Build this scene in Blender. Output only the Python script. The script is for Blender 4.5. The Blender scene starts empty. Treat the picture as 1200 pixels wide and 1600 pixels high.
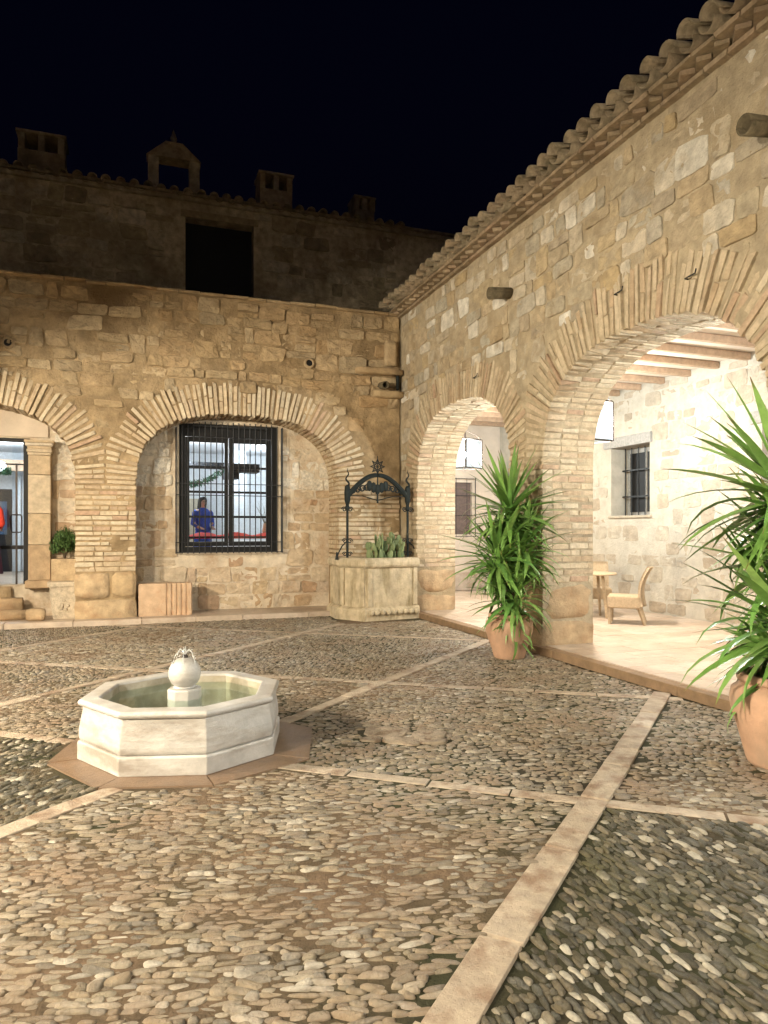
import bpy, bmesh, math, random
import numpy as np
from mathutils import Vector, Matrix, Euler, noise
R = math.radians
rnd = random.Random(7)
sc = bpy.context.scene
COL = sc.collection

# ------------------------------------------------------------------ camera
FPX, HORIZ, CAMH = 1100.0, 830.0, 1.6
YAW = math.atan(394.0 / FPX)
cam_d = bpy.data.cameras.new('camera')
cam = bpy.data.objects.new('camera', cam_d); COL.objects.link(cam)
cam_d.sensor_fit = 'VERTICAL'; cam_d.sensor_height = 36.0
cam_d.lens = FPX / 1600 * 36.0
cam_d.shift_y = 30.0 / 1600
cam_d.clip_end = 600
cam.location = (0, 0, CAMH)
cam.rotation_euler = (R(90), 0, -YAW)
sc.camera = cam
FW = (math.sin(YAW), math.cos(YAW)); RT = (math.cos(YAW), -math.sin(YAW))
def project(p):
    dx, dy = p[0], p[1]
    d = dx * FW[0] + dy * FW[1]
    if d < .2: return None
    return 600 + FPX * (dx * RT[0] + dy * RT[1]) / d, HORIZ - FPX * (p[2] - CAMH) / d, d

# ------------------------------------------------------------------ sky, added fill, lamps, exposure
wd = bpy.data.worlds.new('World'); sc.world = wd; wd.use_nodes = True
wn = wd.node_tree.nodes; wl = wd.node_tree.links
sky = wn.new('ShaderNodeTexSky'); sky.sky_type = 'NISHITA'; sky.sun_disc = False
sky.sun_elevation = R(-4); sky.sun_rotation = R(200); sky.altitude = 600
tint = wn.new('ShaderNodeMix'); tint.data_type = 'RGBA'; tint.blend_type = 'MULTIPLY'; tint.inputs[0].default_value = 1; tint.inputs[7].default_value = (.45, .5, 1.6, 1)
wl.new(sky.outputs[0], tint.inputs[6]); wl.new(tint.outputs[2], wn['Background'].inputs[0])
wn['Background'].inputs[1].default_value = 0.10
sun_d = bpy.data.lights.new('night_fill', 'SUN'); sun_d.energy = 0.012; sun_d.angle = R(.5); sun_d.color = (.75, .85, 1)
sun = bpy.data.objects.new('night_fill', sun_d); COL.objects.link(sun); sun.rotation_euler = (R(50), 0, R(-30)); sun.location = (0, 0, 30)  # faint bluish sun lamp added to lift the upper building; no moon stands there
def lamp(name, loc, watts, color, size=.12):
    d = bpy.data.lights.new(name, 'POINT'); d.energy = watts; d.color = color; d.shadow_soft_size = size
    o = bpy.data.objects.new(name, d); COL.objects.link(o); o.location = loc
    return o
WARM = (1.0, .875, .665)
# lanterns hung in the two added, unseen arcades behind and to the left of the camera
lamp('courtyard_lamp', (-5.4, 10.3, 3.42), 600, WARM, .15)
lamp('courtyard_lamp', (-5.2, 5.6, 3.48), 2900, WARM, .15)
lamp('courtyard_lamp', (-5.2, 1.6, 3.50), 3200, WARM, .15)
lamp('courtyard_lamp', (-2.4, -4.0, 3.66), 1300, WARM, .15)
lamp('courtyard_lamp', (2.0, -4.0, 3.22), 550, WARM, .15)
sc.view_settings.view_transform = 'Standard'; sc.view_settings.look = 'None'
sc.view_settings.exposure = 0.0; sc.view_settings.gamma = 1.0
sc.view_settings.use_curve_mapping = False
sc.cycles.use_denoising = True
sc.cycles.max_bounces = 6; sc.cycles.diffuse_bounces = 3; sc.cycles.transparent_max_bounces = 12
sc.cycles.sample_clamp_indirect = 6.0
sc.cycles.caustics_reflective = False; sc.cycles.caustics_refractive = False

# ------------------------------------------------------------------ materials
def new_mat(name):
    m = bpy.data.materials.new(name); m.use_nodes = True
    nt = m.node_tree
    return m, nt.nodes, nt.links, nt.nodes['Principled BSDF']
def ramp(n, cols):
    r = n.new('ShaderNodeValToRGB'); e = r.color_ramp
    while len(e.elements) < len(cols): e.elements.new(.5)
    for i, c in enumerate(cols):
        e.elements[i].position = i / max(1, len(cols) - 1); e.elements[i].color = (*c, 1)
    return r
def piece_mat(name, palette, nscale=9, namt=.35, bump=.5, bscale=40, rough=.85, dirt=None, dirt_scale=1.6, dirt_lo=.48, dirt_hi=.7, const=False, spec=.3, streak=1.0):
    """mottled mineral surface; every piece takes its own tone from the palette"""
    m, n, l, b = new_mat(name)
    geo = n.new('ShaderNodeNewGeometry')
    oi = n.new('ShaderNodeObjectInfo'); at = n.new('ShaderNodeAttribute'); at.attribute_name = 'pv'
    add = n.new('ShaderNodeMath'); add.operation = 'ADD'; l.new(oi.outputs['Random'], add.inputs[0]); l.new(at.outputs['Fac'], add.inputs[1])
    fr = n.new('ShaderNodeMath'); fr.operation = 'FRACT'; l.new(add.outputs[0], fr.inputs[0])
    rp = ramp(n, palette); rp.color_ramp.interpolation = 'CONSTANT' if const else 'LINEAR'
    l.new(fr.outputs[0], rp.inputs[0])
    off = n.new('ShaderNodeVectorMath'); off.operation = 'SCALE'
    comb = n.new('ShaderNodeCombineXYZ'); l.new(fr.outputs[0], comb.inputs[0]); l.new(fr.outputs[0], comb.inputs[1])
    l.new(comb.outputs[0], off.inputs[0]); off.inputs['Scale'].default_value = 3.0
    pos = n.new('ShaderNodeVectorMath'); l.new(geo.outputs['Position'], pos.inputs[0]); l.new(off.outputs[0], pos.inputs[1])
    n1 = n.new('ShaderNodeTexNoise'); n1.inputs['Scale'].default_value = nscale; n1.inputs['Detail'].default_value = 7; n1.inputs['Roughness'].default_value = .62
    l.new(pos.outputs[0], n1.inputs['Vector'])
    mr = n.new('ShaderNodeMapRange'); mr.inputs[1].default_value = .28; mr.inputs[2].default_value = .72
    mr.inputs[3].default_value = 1 - namt; mr.inputs[4].default_value = 1 + namt * .6
    l.new(n1.outputs['Fac'], mr.inputs[0])
    mul = n.new('ShaderNodeVectorMath'); mul.operation = 'SCALE'; l.new(rp.outputs[0], mul.inputs[0]); l.new(mr.outputs[0], mul.inputs['Scale'])
    last = mul.outputs[0]
    if dirt:
        n3 = n.new('ShaderNodeTexNoise'); n3.inputs['Scale'].default_value = dirt_scale; n3.inputs['Detail'].default_value = 6; n3.inputs['Roughness'].default_value = .65
        mp = n.new('ShaderNodeMapping'); mp.inputs['Scale'].default_value = (1, 1, streak); l.new(geo.outputs['Position'], mp.inputs['Vector']); l.new(mp.outputs[0], n3.inputs['Vector'])
        m3 = n.new('ShaderNodeMapRange'); m3.inputs[1].default_value = dirt_lo; m3.inputs[2].default_value = dirt_hi
        l.new(n3.outputs['Fac'], m3.inputs[0])
        mx = n.new('ShaderNodeMix'); mx.data_type = 'RGBA'; l.new(m3.outputs[0], mx.inputs[0]); l.new(last, mx.inputs[6]); mx.inputs[7].default_value = (*dirt, 1)
        last = mx.outputs[2]
    l.new(last, b.inputs['Base Color'])
    b.inputs['Roughness'].default_value = rough; b.inputs['Specular IOR Level'].default_value = spec
    n2 = n.new('ShaderNodeTexNoise'); n2.inputs['Scale'].default_value = bscale; n2.inputs['Detail'].default_value = 8; n2.inputs['Roughness'].default_value = .7
    l.new(pos.outputs[0], n2.inputs['Vector'])
    bp = n.new('ShaderNodeBump'); bp.inputs['Strength'].default_value = bump; bp.inputs['Distance'].default_value = .035
    l.new(n2.outputs['Fac'], bp.inputs['Height']); l.new(bp.outputs[0], b.inputs['Normal'])
    return m
def plain_mat(name, col, rough=.6, metal=0, namt=.15, nscale=14, bump=.15, bscale=60, spec=.4):
    m = piece_mat(name, [col, col], nscale, namt, bump, bscale, rough, spec=spec)
    m.node_tree.nodes['Principled BSDF'].inputs['Metallic'].default_value = metal
    return m
def emit_mat(name, col, s):
    m, n, l, b = new_mat(name)
    b.inputs['Base Color'].default_value = (*col, 1)
    b.inputs['Emission Color'].default_value = (*col, 1); b.inputs['Emission Strength'].default_value = s
    return m
def pane_mat(name, tint=(.9, .95, 1), frost=.0, gloss=.08):
    m = bpy.data.materials.new(name); m.use_nodes = True; n = m.node_tree.nodes; l = m.node_tree.links
    n.clear(); out = n.new('ShaderNodeOutputMaterial')
    tr = n.new('ShaderNodeBsdfTransparent'); tr.inputs[0].default_value = (*tint, 1)
    tl = n.new('ShaderNodeBsdfTranslucent'); tl.inputs[0].default_value = (.9, .94, 1, 1)
    gl = n.new('ShaderNodeBsdfGlossy'); gl.inputs['Roughness'].default_value = .05
    a = n.new('ShaderNodeMixShader'); a.inputs[0].default_value = frost; l.new(tr.outputs[0], a.inputs[1]); l.new(tl.outputs[0], a.inputs[2])
    c = n.new('ShaderNodeMixShader'); c.inputs[0].default_value = gloss; l.new(a.outputs[0], c.inputs[1]); l.new(gl.outputs[0], c.inputs[2])
    l.new(c.outputs[0], out.inputs[0])
    return m

M = {}
M['stone_r'] = piece_mat('arcade_stone', [(.42,.335,.22),(.49,.39,.26),(.41,.36,.28),(.74,.70,.62),(.46,.35,.21),(.38,.315,.23),(.56,.50,.40),(.47,.36,.21),(.44,.40,.32),(.41,.33,.22),(.66,.61,.52),(.50,.41,.29)], 7, .36, .9, 30, .92, dirt=(.30,.22,.12), dirt_scale=1.6, dirt_lo=.54, dirt_hi=.75)
M['mortar_r'] = piece_mat('arcade_mortar', [(.45,.37,.255)]*2, 5, .35, 1.0, 26, .95, dirt=(.33,.25,.15), dirt_scale=1.1)
M['stone_b'] = piece_mat('back_stone', [(.40,.29,.16),(.46,.34,.20),(.36,.27,.16),(.50,.39,.25),(.41,.28,.15),(.37,.30,.20)], 7, .34, .9, 28, .92, dirt=(.22,.15,.08), dirt_scale=1.2, dirt_lo=.5, dirt_hi=.8)
M['mortar_b'] = piece_mat('back_mortar', [(.39,.285,.165)]*2, 4, .45, 1.0, 20, .95, dirt=(.17,.115,.06), dirt_scale=1.0, dirt_lo=.45, dirt_hi=.68)
M['recess'] = piece_mat('recess_stone', [(.52,.40,.26),(.56,.44,.30),(.45,.32,.20),(.60,.50,.37),(.44,.29,.18),(.62,.54,.43)], 8, .3, .8, 30, .92, dirt=(.42,.27,.15), dirt_scale=1.7, dirt_lo=.55, dirt_hi=.8)
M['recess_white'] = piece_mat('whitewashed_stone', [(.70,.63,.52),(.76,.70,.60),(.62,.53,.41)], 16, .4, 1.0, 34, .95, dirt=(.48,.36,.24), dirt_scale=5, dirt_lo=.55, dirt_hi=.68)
M['recess_mortar'] = piece_mat('recess_mortar', [(.66,.56,.43)]*2, 6, .25, .9, 24, .95, dirt=(.44,.31,.2), dirt_scale=1.8, dirt_lo=.5, dirt_hi=.7)
M['brick'] = piece_mat('pale_brick', [(.57,.47,.33),(.52,.41,.28),(.62,.53,.39),(.48,.36,.24),(.56,.45,.31),(.60,.50,.36),(.46,.31,.21)], 12, .3, .7, 55, .9, dirt=(.36,.26,.15), dirt_scale=1.5, dirt_lo=.55, dirt_hi=.85)
M['brick_mortar'] = piece_mat('brick_mortar', [(.47,.36,.22)]*2, 8, .3, .9, 40, .95)
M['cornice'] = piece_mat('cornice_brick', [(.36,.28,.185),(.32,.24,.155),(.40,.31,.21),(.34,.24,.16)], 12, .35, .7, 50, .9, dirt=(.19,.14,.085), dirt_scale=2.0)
M['block'] = piece_mat('base_block', [(.50,.37,.22),(.46,.33,.20),(.54,.42,.27)], 5, .4, .8, 24, .9, dirt=(.36,.22,.12), dirt_scale=2.5, dirt_lo=.5, dirt_hi=.75)
M['dark_stone'] = piece_mat('upper_stone', [(.36,.29,.18),(.55,.45,.31),(.28,.23,.15),(.62,.53,.39),(.40,.33,.2)], 6, .5, .8, 24, .95, dirt=(.16,.12,.07), dirt_scale=.8, dirt_lo=.45, dirt_hi=.75)
M['tile'] = piece_mat('roof_tile', [(.27,.20,.13),(.32,.26,.18),(.23,.18,.12),(.29,.22,.15)], 10, .45, .6, 40, .9, dirt=(.10,.085,.05), dirt_scale=4)
M['spout'] = piece_mat('mossy_clay', [(.13,.105,.065)]*2, 12, .5, .6, 40, .95)
M['white_stone'] = piece_mat('inner_stone', [(.40,.35,.275),(.46,.41,.33),(.33,.265,.19),(.44,.39,.31),(.38,.32,.24),(.41,.34,.255)], 7, .26, .7, 26, .9)
M['white_mortar'] = piece_mat('inner_mortar', [(.46,.415,.34)]*2, 5, .18, .7, 24, .95)
M['plaster'] = piece_mat('plaster', [(.55,.46,.37)]*2, 3, .14, .4, 26, .9)
M['ceiling'] = piece_mat('ceiling_boards', [(.62,.52,.42)]*2, 4, .15, .2, 30, .8)
M['beam'] = piece_mat('beam_wood', [(.37,.25,.16),(.41,.28,.185),(.33,.22,.14)], 12, .3, .4, 40, .7)
M['floor_tile'] = piece_mat('arcade_floor', [(.46,.37,.29),(.50,.41,.33),(.40,.31,.235),(.48,.385,.30)], 5, .25, .3, 30, .42, dirt=(.33,.23,.16), dirt_scale=2.2, dirt_lo=.5, dirt_hi=.75, spec=.5)
M['kerb'] = piece_mat('kerb_stone', [(.24,.16,.095),(.27,.18,.11),(.21,.14,.08)], 7, .3, .5, 30, .7)  # brown stone, with the shade under the nosing darkened into its tone
M['slab'] = piece_mat('paving_slab', [(.43,.355,.27),(.48,.40,.31),(.39,.315,.235),(.45,.37,.285)], 9, .35, .6, 45, .6, dirt=(.25,.17,.115), dirt_scale=4.5, dirt_lo=.5, dirt_hi=.64, spec=.4)
M['drain'] = piece_mat('worn_slab', [(.30,.24,.175),(.34,.28,.21),(.27,.215,.15)], 9, .4, .6, 45, .6, dirt=(.16,.11,.07), dirt_scale=7, dirt_lo=.5, dirt_hi=.62)
M['wet_slab'] = piece_mat('wet_slab', [(.20,.135,.09),(.23,.155,.10)], 5, .35, .4, 40, .38, dirt=(.19,.12,.07), dirt_scale=4, spec=.5)
M['earth'] = piece_mat('courtyard_earth', [(.19,.13,.082)]*2, 14, .45, 1.0, 60, .85)
_n, _l = M['earth'].node_tree.nodes, M['earth'].node_tree.links
_b = _n['Principled BSDF']; _src = _b.inputs['Base Color'].links[0].from_socket
_at = _n.new('ShaderNodeAttribute'); _at.attribute_name = 'dust'
_no = _n.new('ShaderNodeTexNoise'); _no.inputs['Scale'].default_value = .9; _no.inputs['Detail'].default_value = 3
_ge = _n.new('ShaderNodeNewGeometry'); _l.new(_ge.outputs['Position'], _no.inputs['Vector'])
_mo = ramp(_n, [(.040, .032, .018), (.040, .032, .018), (.035, .042, .012), (.035, .042, .012)]); _l.new(_no.outputs['Fac'], _mo.inputs[0])
_mx = _n.new('ShaderNodeMix'); _mx.data_type = 'RGBA'; _l.new(_at.outputs['Fac'], _mx.inputs[0]); _l.new(_mo.outputs[0], _mx.inputs[6]); _l.new(_src, _mx.inputs[7]); _l.new(_mx.outputs[2], _b.inputs['Base Color'])
M['pebble'] = piece_mat('pebble', [(.25,.20,.14),(.33,.28,.21),(.14,.115,.075),(.28,.225,.155),(.15,.135,.11),(.46,.42,.35),(.21,.17,.11),(.28,.22,.145),(.18,.16,.13),(.13,.10,.065),(.38,.33,.25),(.17,.14,.09)], 24, .45, .6, 70, .42, dirt=(.225,.16,.105), dirt_scale=1.9, dirt_lo=.47, dirt_hi=.66, spec=.5)
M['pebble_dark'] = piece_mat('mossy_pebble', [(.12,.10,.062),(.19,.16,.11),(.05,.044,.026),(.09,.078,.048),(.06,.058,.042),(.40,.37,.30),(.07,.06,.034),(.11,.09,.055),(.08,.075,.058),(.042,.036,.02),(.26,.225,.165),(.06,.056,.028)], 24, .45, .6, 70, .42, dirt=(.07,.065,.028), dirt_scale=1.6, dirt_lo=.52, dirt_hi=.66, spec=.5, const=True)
M['marble'] = piece_mat('marble', [(.50,.485,.46)]*2, 5, .25, .25, 40, .32, dirt=(.31,.275,.24), dirt_scale=2.0, dirt_lo=.47, dirt_hi=.66, spec=.5, streak=3.0)
M['basin'] = piece_mat('basin_inside', [(.44,.40,.32)]*2, 4, .3, .2, 30, .45, dirt=(.30,.26,.18), dirt_scale=4)
M['iron'] = plain_mat('iron', (.020, .022, .024), .55, .3, .3)
M['iron_green'] = plain_mat('weathered_iron', (.012, .017, .017), .65, .2, .5, 20, spec=.25)
M['dark_wood'] = plain_mat('dark_wood', (.009, .009, .010), .55, spec=.25)
M['grey_wood'] = plain_mat('grey_wood', (.30, .285, .26), .75, 0, .3, 20, .3)
M['shutter'] = plain_mat('brown_shutter', (.13, .09, .075), .6, 0, .3)
M['terracotta'] = piece_mat('terracotta', [(.48,.29,.185),(.46,.29,.195)], 5, .22, .3, 40, .8, dirt=(.33,.235,.165), dirt_scale=3.5, dirt_lo=.48, dirt_hi=.7, streak=.5)
M['soil'] = plain_mat('soil', (.05, .035, .02), .95, 0, .4, 30, 1)
M['leaf'] = piece_mat('yucca_leaf', [(.14,.28,.06),(.19,.35,.085),(.10,.22,.045),(.27,.42,.12),(.15,.30,.07),(.11,.25,.06)], 10, .3, .1, 40, .34, spec=.5)
_n, _l = M['leaf'].node_tree.nodes, M['leaf'].node_tree.links; _b = _n['Principled BSDF']; _src = _b.inputs['Base Color'].links[0].from_socket
_tc = _n.new('ShaderNodeTexCoord'); _sx = _n.new('ShaderNodeSeparateXYZ'); _l.new(_tc.outputs['Object'], _sx.inputs[0])
_mr = _n.new('ShaderNodeMapRange'); _mr.inputs[1].default_value = .86; _mr.inputs[2].default_value = .97; _l.new(_sx.outputs[0], _mr.inputs[0])
_mx = _n.new('ShaderNodeMix'); _mx.data_type = 'RGBA'; _l.new(_mr.outputs[0], _mx.inputs[0]); _l.new(_src, _mx.inputs[6]); _mx.inputs[7].default_value = (.16, .09, .035, 1); _l.new(_mx.outputs[2], _b.inputs['Base Color'])
_b.inputs['Subsurface Weight'].default_value = 0.0
M['leaf_mass'] = piece_mat('yucca_inner_leaf', [(.14,.28,.06),(.19,.35,.08),(.10,.22,.045),(.15,.30,.07),(.11,.25,.06)], 10, .3, .1, 40, .34, spec=.5)
M['stem'] = plain_mat('yucca_stem', (.12, .085, .05), .9, 0, .4, 30, 1)
M['cactus'] = piece_mat('cactus_pad', [(.17,.22,.10),(.22,.27,.13),(.14,.19,.09)], 20, .3, .4, 60, .6)
M['shrub'] = piece_mat('shrub_leaf', [(.05,.10,.025),(.07,.13,.035),(.035,.08,.02)], 20, .3, .1, 40, .6)
M['wicker'] = plain_mat('wicker', (.52, .39, .25), .6, 0, .2, 30, .8, 160)
M['metal_dark'] = plain_mat('lantern_metal', (.05, .04, .035), .5, .5)
M['white_wall'] = plain_mat('white_wall', (.72, .74, .76), .8)
M['red_cloth'] = plain_mat('red_cloth', (.62, .05, .03), .85)
M['blue_cloth'] = plain_mat('blue_cloth', (.05, .10, .45), .85, 0, .5, 40)
M['purple_cloth'] = plain_mat('purple_cloth', (.045, .012, .03), .9)
M['hair'] = plain_mat('dark_hair', (.012, .009, .008), .6)
M['skin'] = plain_mat('skin', (.48, .28, .19), .6)
M['planter'] = piece_mat('cast_planter', [(.58,.49,.37)]*2, 16, .35, .9, 40, .9)
M['well'] = piece_mat('well_stone', [(.55,.46,.32)]*2, 5, .35, .8, 26, .9, dirt=(.21,.165,.08), dirt_scale=4.5, dirt_lo=.5, dirt_hi=.72, streak=.22)
M['glass'] = pane_mat('window_glass', (.93, .97, 1), 0, .06)
M['lantern_glass'] = pane_mat('lantern_glass', (.84, .92, 1), .006, .06)
M['bulb'] = emit_mat('bulb', (1, .97, .92), 60)
M['lampglow'] = emit_mat('ceiling_lamp_glow', (.95, .98, 1), 14)
M['garland'] = plain_mat('garland_green', (.03, .12, .06), .7)
wm, n_, l_, b_ = new_mat('water'); b_.inputs['Base Color'].default_value = (.75, .8, .62, 1); b_.inputs['Roughness'].default_value = .04
b_.inputs['Transmission Weight'].default_value = .9; b_.inputs['IOR'].default_value = 1.33
_t = n_.new('ShaderNodeTexNoise'); _t.inputs['Scale'].default_value = 14; _b = n_.new('ShaderNodeBump'); _b.inputs['Strength'].default_value = .25; _b.inputs['Distance'].default_value = .02
l_.new(_t.outputs['Fac'], _b.inputs['Height']); l_.new(_b.outputs[0], b_.inputs['Normal']); M['water'] = pane_mat('water', (.80, .88, .83), 0, .16)
jm, n_, l_, b_ = new_mat('water_jet'); b_.inputs['Base Color'].default_value = (.9, .92, .92, 1); b_.inputs['Roughness'].default_value = .15; b_.inputs['Transmission Weight'].default_value = .5; M['jet'] = jm

# ------------------------------------------------------------------ helpers
class MB:
    def __init__(s): s.v = []; s.f = []; s.pv = []
    def add(s, vs, fs, pv=0.0):
        o = len(s.v); s.v.extend([tuple(v) for v in vs])
        s.f.extend([tuple(i + o for i in f) for f in fs]); s.pv.extend([pv] * len(fs))
    def box(s, c, d, rot=None, pv=0.0):
        hx, hy, hz = d[0]/2, d[1]/2, d[2]/2
        vs = [Vector((x, y, z)) for x in (-hx, hx) for y in (-hy, hy) for z in (-hz, hz)]
        if rot is not None: vs = [rot @ v for v in vs]
        s.add([v + Vector(c) for v in vs], [(0,1,3,2),(4,6,7,5),(0,4,5,1),(2,3,7,6),(0,2,6,4),(1,5,7,3)], pv)
    def b2(s, x0, x1, y0, y1, z0, z1): s.box(((x0+x1)/2, (y0+y1)/2, (z0+z1)/2), (x1-x0, y1-y0, z1-z0))
    def tube(s, pts, r, n=6, cap=True):
        pts = [Vector(p) for p in pts]; rs = r if isinstance(r, (list, tuple)) else [r]*len(pts)
        vs = []; fs = []; up = Vector((0, 0, 1)); prev = None
        for i, p in enumerate(pts):
            t = (pts[min(i+1, len(pts)-1)] - pts[max(i-1, 0)]).normalized()
            if prev is None:
                a = up if abs(t.z) < .9 else Vector((1, 0, 0)); x = t.cross(a).normalized()
            else: x = (prev - t * prev.dot(t)).normalized()
            prev = x; y = t.cross(x)
            for k in range(n):
                q = 2*math.pi*k/n; vs.append(p + (x*math.cos(q) + y*math.sin(q))*rs[i])
        for i in range(len(pts)-1):
            for k in range(n):
                a, b = i*n+k, i*n+(k+1) % n; fs.append((a, b, b+n, a+n))
        if cap: fs.append(tuple(range(n))[::-1]); fs.append(tuple(range(len(vs)-n, len(vs))))
        s.add(vs, fs)
    def lathe(s, prof, n=32, c=(0, 0, 0), wob=0.0):
        vs = []; fs = []
        for (r, z) in prof:
            for k in range(n):
                q = 2*math.pi*k/n; rr = r*(1 + wob*math.sin(2*q + z*5))
                vs.append((c[0] + rr*math.cos(q), c[1] + rr*math.sin(q), c[2] + z))
        for i in range(len(prof)-1):
            for k in range(n):
                a, b = i*n+k, i*n+(k+1) % n; fs.append((a, b, b+n, a+n))
        s.add(vs, fs)
    def sphere(s, c, r, n=12, m=8, sc=(1, 1, 1)):
        vs = []; fs = []
        for i in range(m+1):
            t = math.pi*i/m
            for k in range(n):
                q = 2*math.pi*k/n
                vs.append((c[0]+r*sc[0]*math.sin(t)*math.cos(q), c[1]+r*sc[1]*math.sin(t)*math.sin(q), c[2]-r*sc[2]*math.cos(t)))
        for i in range(m):
            for k in range(n):
                a, b = i*n+k, i*n+(k+1) % n; fs.append((a, b, b+n, a+n))
        s.add(vs, fs)
    def mesh(s, name='mesh', smooth=False, pv=False):
        me = bpy.data.meshes.new(name); me.from_pydata(s.v, [], s.f); me.update()
        if smooth: me.polygons.foreach_set('use_smooth', [True]*len(me.polygons))
        if pv:
            a = me.attributes.new('pv', 'FLOAT', 'FACE'); a.data.foreach_set('value', s.pv)
        return me
    def obj(s, name, mat, parent=None, smooth=False, pv=False): return link(name, s.mesh(name, smooth, pv), mat, parent)
def link(name, me, mat=None, parent=None, mw=None):
    o = bpy.data.objects.new(name, me); COL.objects.link(o)
    if mat is not None and me is not None and not me.materials: me.materials.append(M[mat] if isinstance(mat, str) else mat)
    if parent is not None: o.parent = parent
    if mw is not None: o.matrix_basis = mw
    return o
def thing(name, label, cat, loc=(0, 0, 0), rz=0, group=None):
    o = bpy.data.objects.new(name, None); COL.objects.link(o); o.location = loc; o.rotation_euler = (0, 0, rz)
    o['label'] = label; o['category'] = cat
    if group: o['group'] = group
    return o
def tag(o, label, cat, group=None):
    o['label'] = label; o['category'] = cat
    if group: o['group'] = group
    return o
def struct(o): o['kind'] = 'structure'; return o
def stuff(o): o['kind'] = 'stuff'; return o
def nz(x, y, z=0, s=1.0): return noise.noise(Vector((x*s, y*s, z*s)))
def copy_tree(o, parent=None):
    c = o.copy(); COL.objects.link(c); c.parent = parent
    for ch in list(o.children): copy_tree(ch, c)
    return c

def chamfer_box(dx, dy, dz, ch, jit=0.0, r=rnd):
    """box with cut edges: 24 verts"""
    h = (dx/2, dy/2, dz/2); vs = []; idx = {}
    for sx in (-1, 1):
        for sy in (-1, 1):
            for sz in (-1, 1):
                j = [r.uniform(-jit, jit) for _ in range(3)]
                for ax in range(3):
                    p = [sx*(h[0]-ch), sy*(h[1]-ch), sz*(h[2]-ch)]
                    p[ax] = (sx, sy, sz)[ax]*h[ax]
                    idx[(sx, sy, sz, ax)] = len(vs); vs.append(tuple(p[i]+j[i] for i in range(3)))
    bm = bmesh.new(); bv = [bm.verts.new(v) for v in vs]
    bmesh.ops.convex_hull(bm, input=bv)
    bmesh.ops.dissolve_limit(bm, angle_limit=R(1), verts=bm.verts, edges=bm.edges)
    bmesh.ops.recalc_face_normals(bm, faces=bm.faces)
    bm.verts.index_update()
    V = [tuple(v.co) for v in bm.verts]; Fc = [tuple(v.index for v in f.verts) for f in bm.faces]; bm.free()
    return V, Fc
def rough_block(dx, dy, dz, amp=.012, seed=0.0, cuts=3, rad=.03):
    """hewn block: subdivided box with rounded, uneven faces (centre at origin)"""
    bm = bmesh.new(); bmesh.ops.create_cube(bm, size=1.0)
    bmesh.ops.subdivide_edges(bm, edges=bm.edges, cuts=cuts, use_grid_fill=True)
    for v in bm.verts:
        p = Vector((v.co.x*dx, v.co.y*dy, v.co.z*dz))
        e = [abs(abs(c)-.5) < 1e-4 for c in v.co]; k = sum(e)
        if k >= 2:
            for i in range(3):
                if e[i]: p[i] -= math.copysign(rad*(.5 if k == 2 else .8), v.co[i])
        q = p*3 + Vector((seed*7.1, seed*3.3, seed))
        p += Vector((noise.noise(q), noise.noise(q+Vector((9, 0, 0))), noise.noise(q+Vector((0, 9, 0)))))*amp
        v.co = p
    bmesh.ops.recalc_face_normals(bm, faces=bm.faces); bm.verts.index_update()
    V = [tuple(v.co) for v in bm.verts]; Fc = [tuple(v.index for v in f.verts) for f in bm.faces]; bm.free()
    return V, Fc

# ---- bricks: collected as specs, the 300 that show largest become objects, the rest one joined part
BV = [chamfer_box(1, 1, 1, .03, .045, random.Random(i)) for i in range(16)]
class Bricks:
    def __init__(s, parent, mat, name='brick'): s.sp = []; s.parent = parent; s.mat = mat; s.name = name
    def add(s, c, ax, ay, az, d):
        """centre and three axes in the parent's frame, sizes d"""
        s.sp.append((Vector(c), Vector(ax), Vector(ay), Vector(az), d))
    def build(s, limit=300):
        bpy.context.view_layer.update()
        W = s.parent.matrix_world; scored = []
        for i, (c, ax, ay, az, d) in enumerate(s.sp):
            p = project(W @ c); a = 0
            if p and -20 < p[0] < 1220 and -20 < p[1] < 1620:
                dd = sorted(d); a = dd[2]*dd[1]/p[2]**2
                # faces turned to the courtyard count, those deep in the soffit less
                a *= 1.0 if c.y < .3 else .45
            scored.append((a, i))
        scored.sort(reverse=True)
        meshes = []
        for V, Fc in BV:
            me = bpy.data.meshes.new(s.name); me.from_pydata(V, [], Fc); me.update(); me.materials.append(M[s.mat]); meshes.append(me)
        rest = MB()
        for k, (a, i) in enumerate(scored):
            c, ax, ay, az, d = s.sp[i]
            mw = Matrix((( ax.x*d[0], ay.x*d[1], az.x*d[2], c.x), (ax.y*d[0], ay.y*d[1], az.y*d[2], c.y), (ax.z*d[0], ay.z*d[1], az.z*d[2], c.z), (0, 0, 0, 1)))
            if k < limit and a > 0:
                o = bpy.data.objects.new(s.name, meshes[i % 16]); COL.objects.link(o); o.parent = s.parent; o.matrix_basis = mw
            else:
                V, Fc = BV[i % 16]; rest.add([mw @ Vector(v) for v in V], Fc, rnd.random())
        if rest.v: stuff(rest.obj('brickwork', s.mat, s.parent, pv=True))

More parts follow.
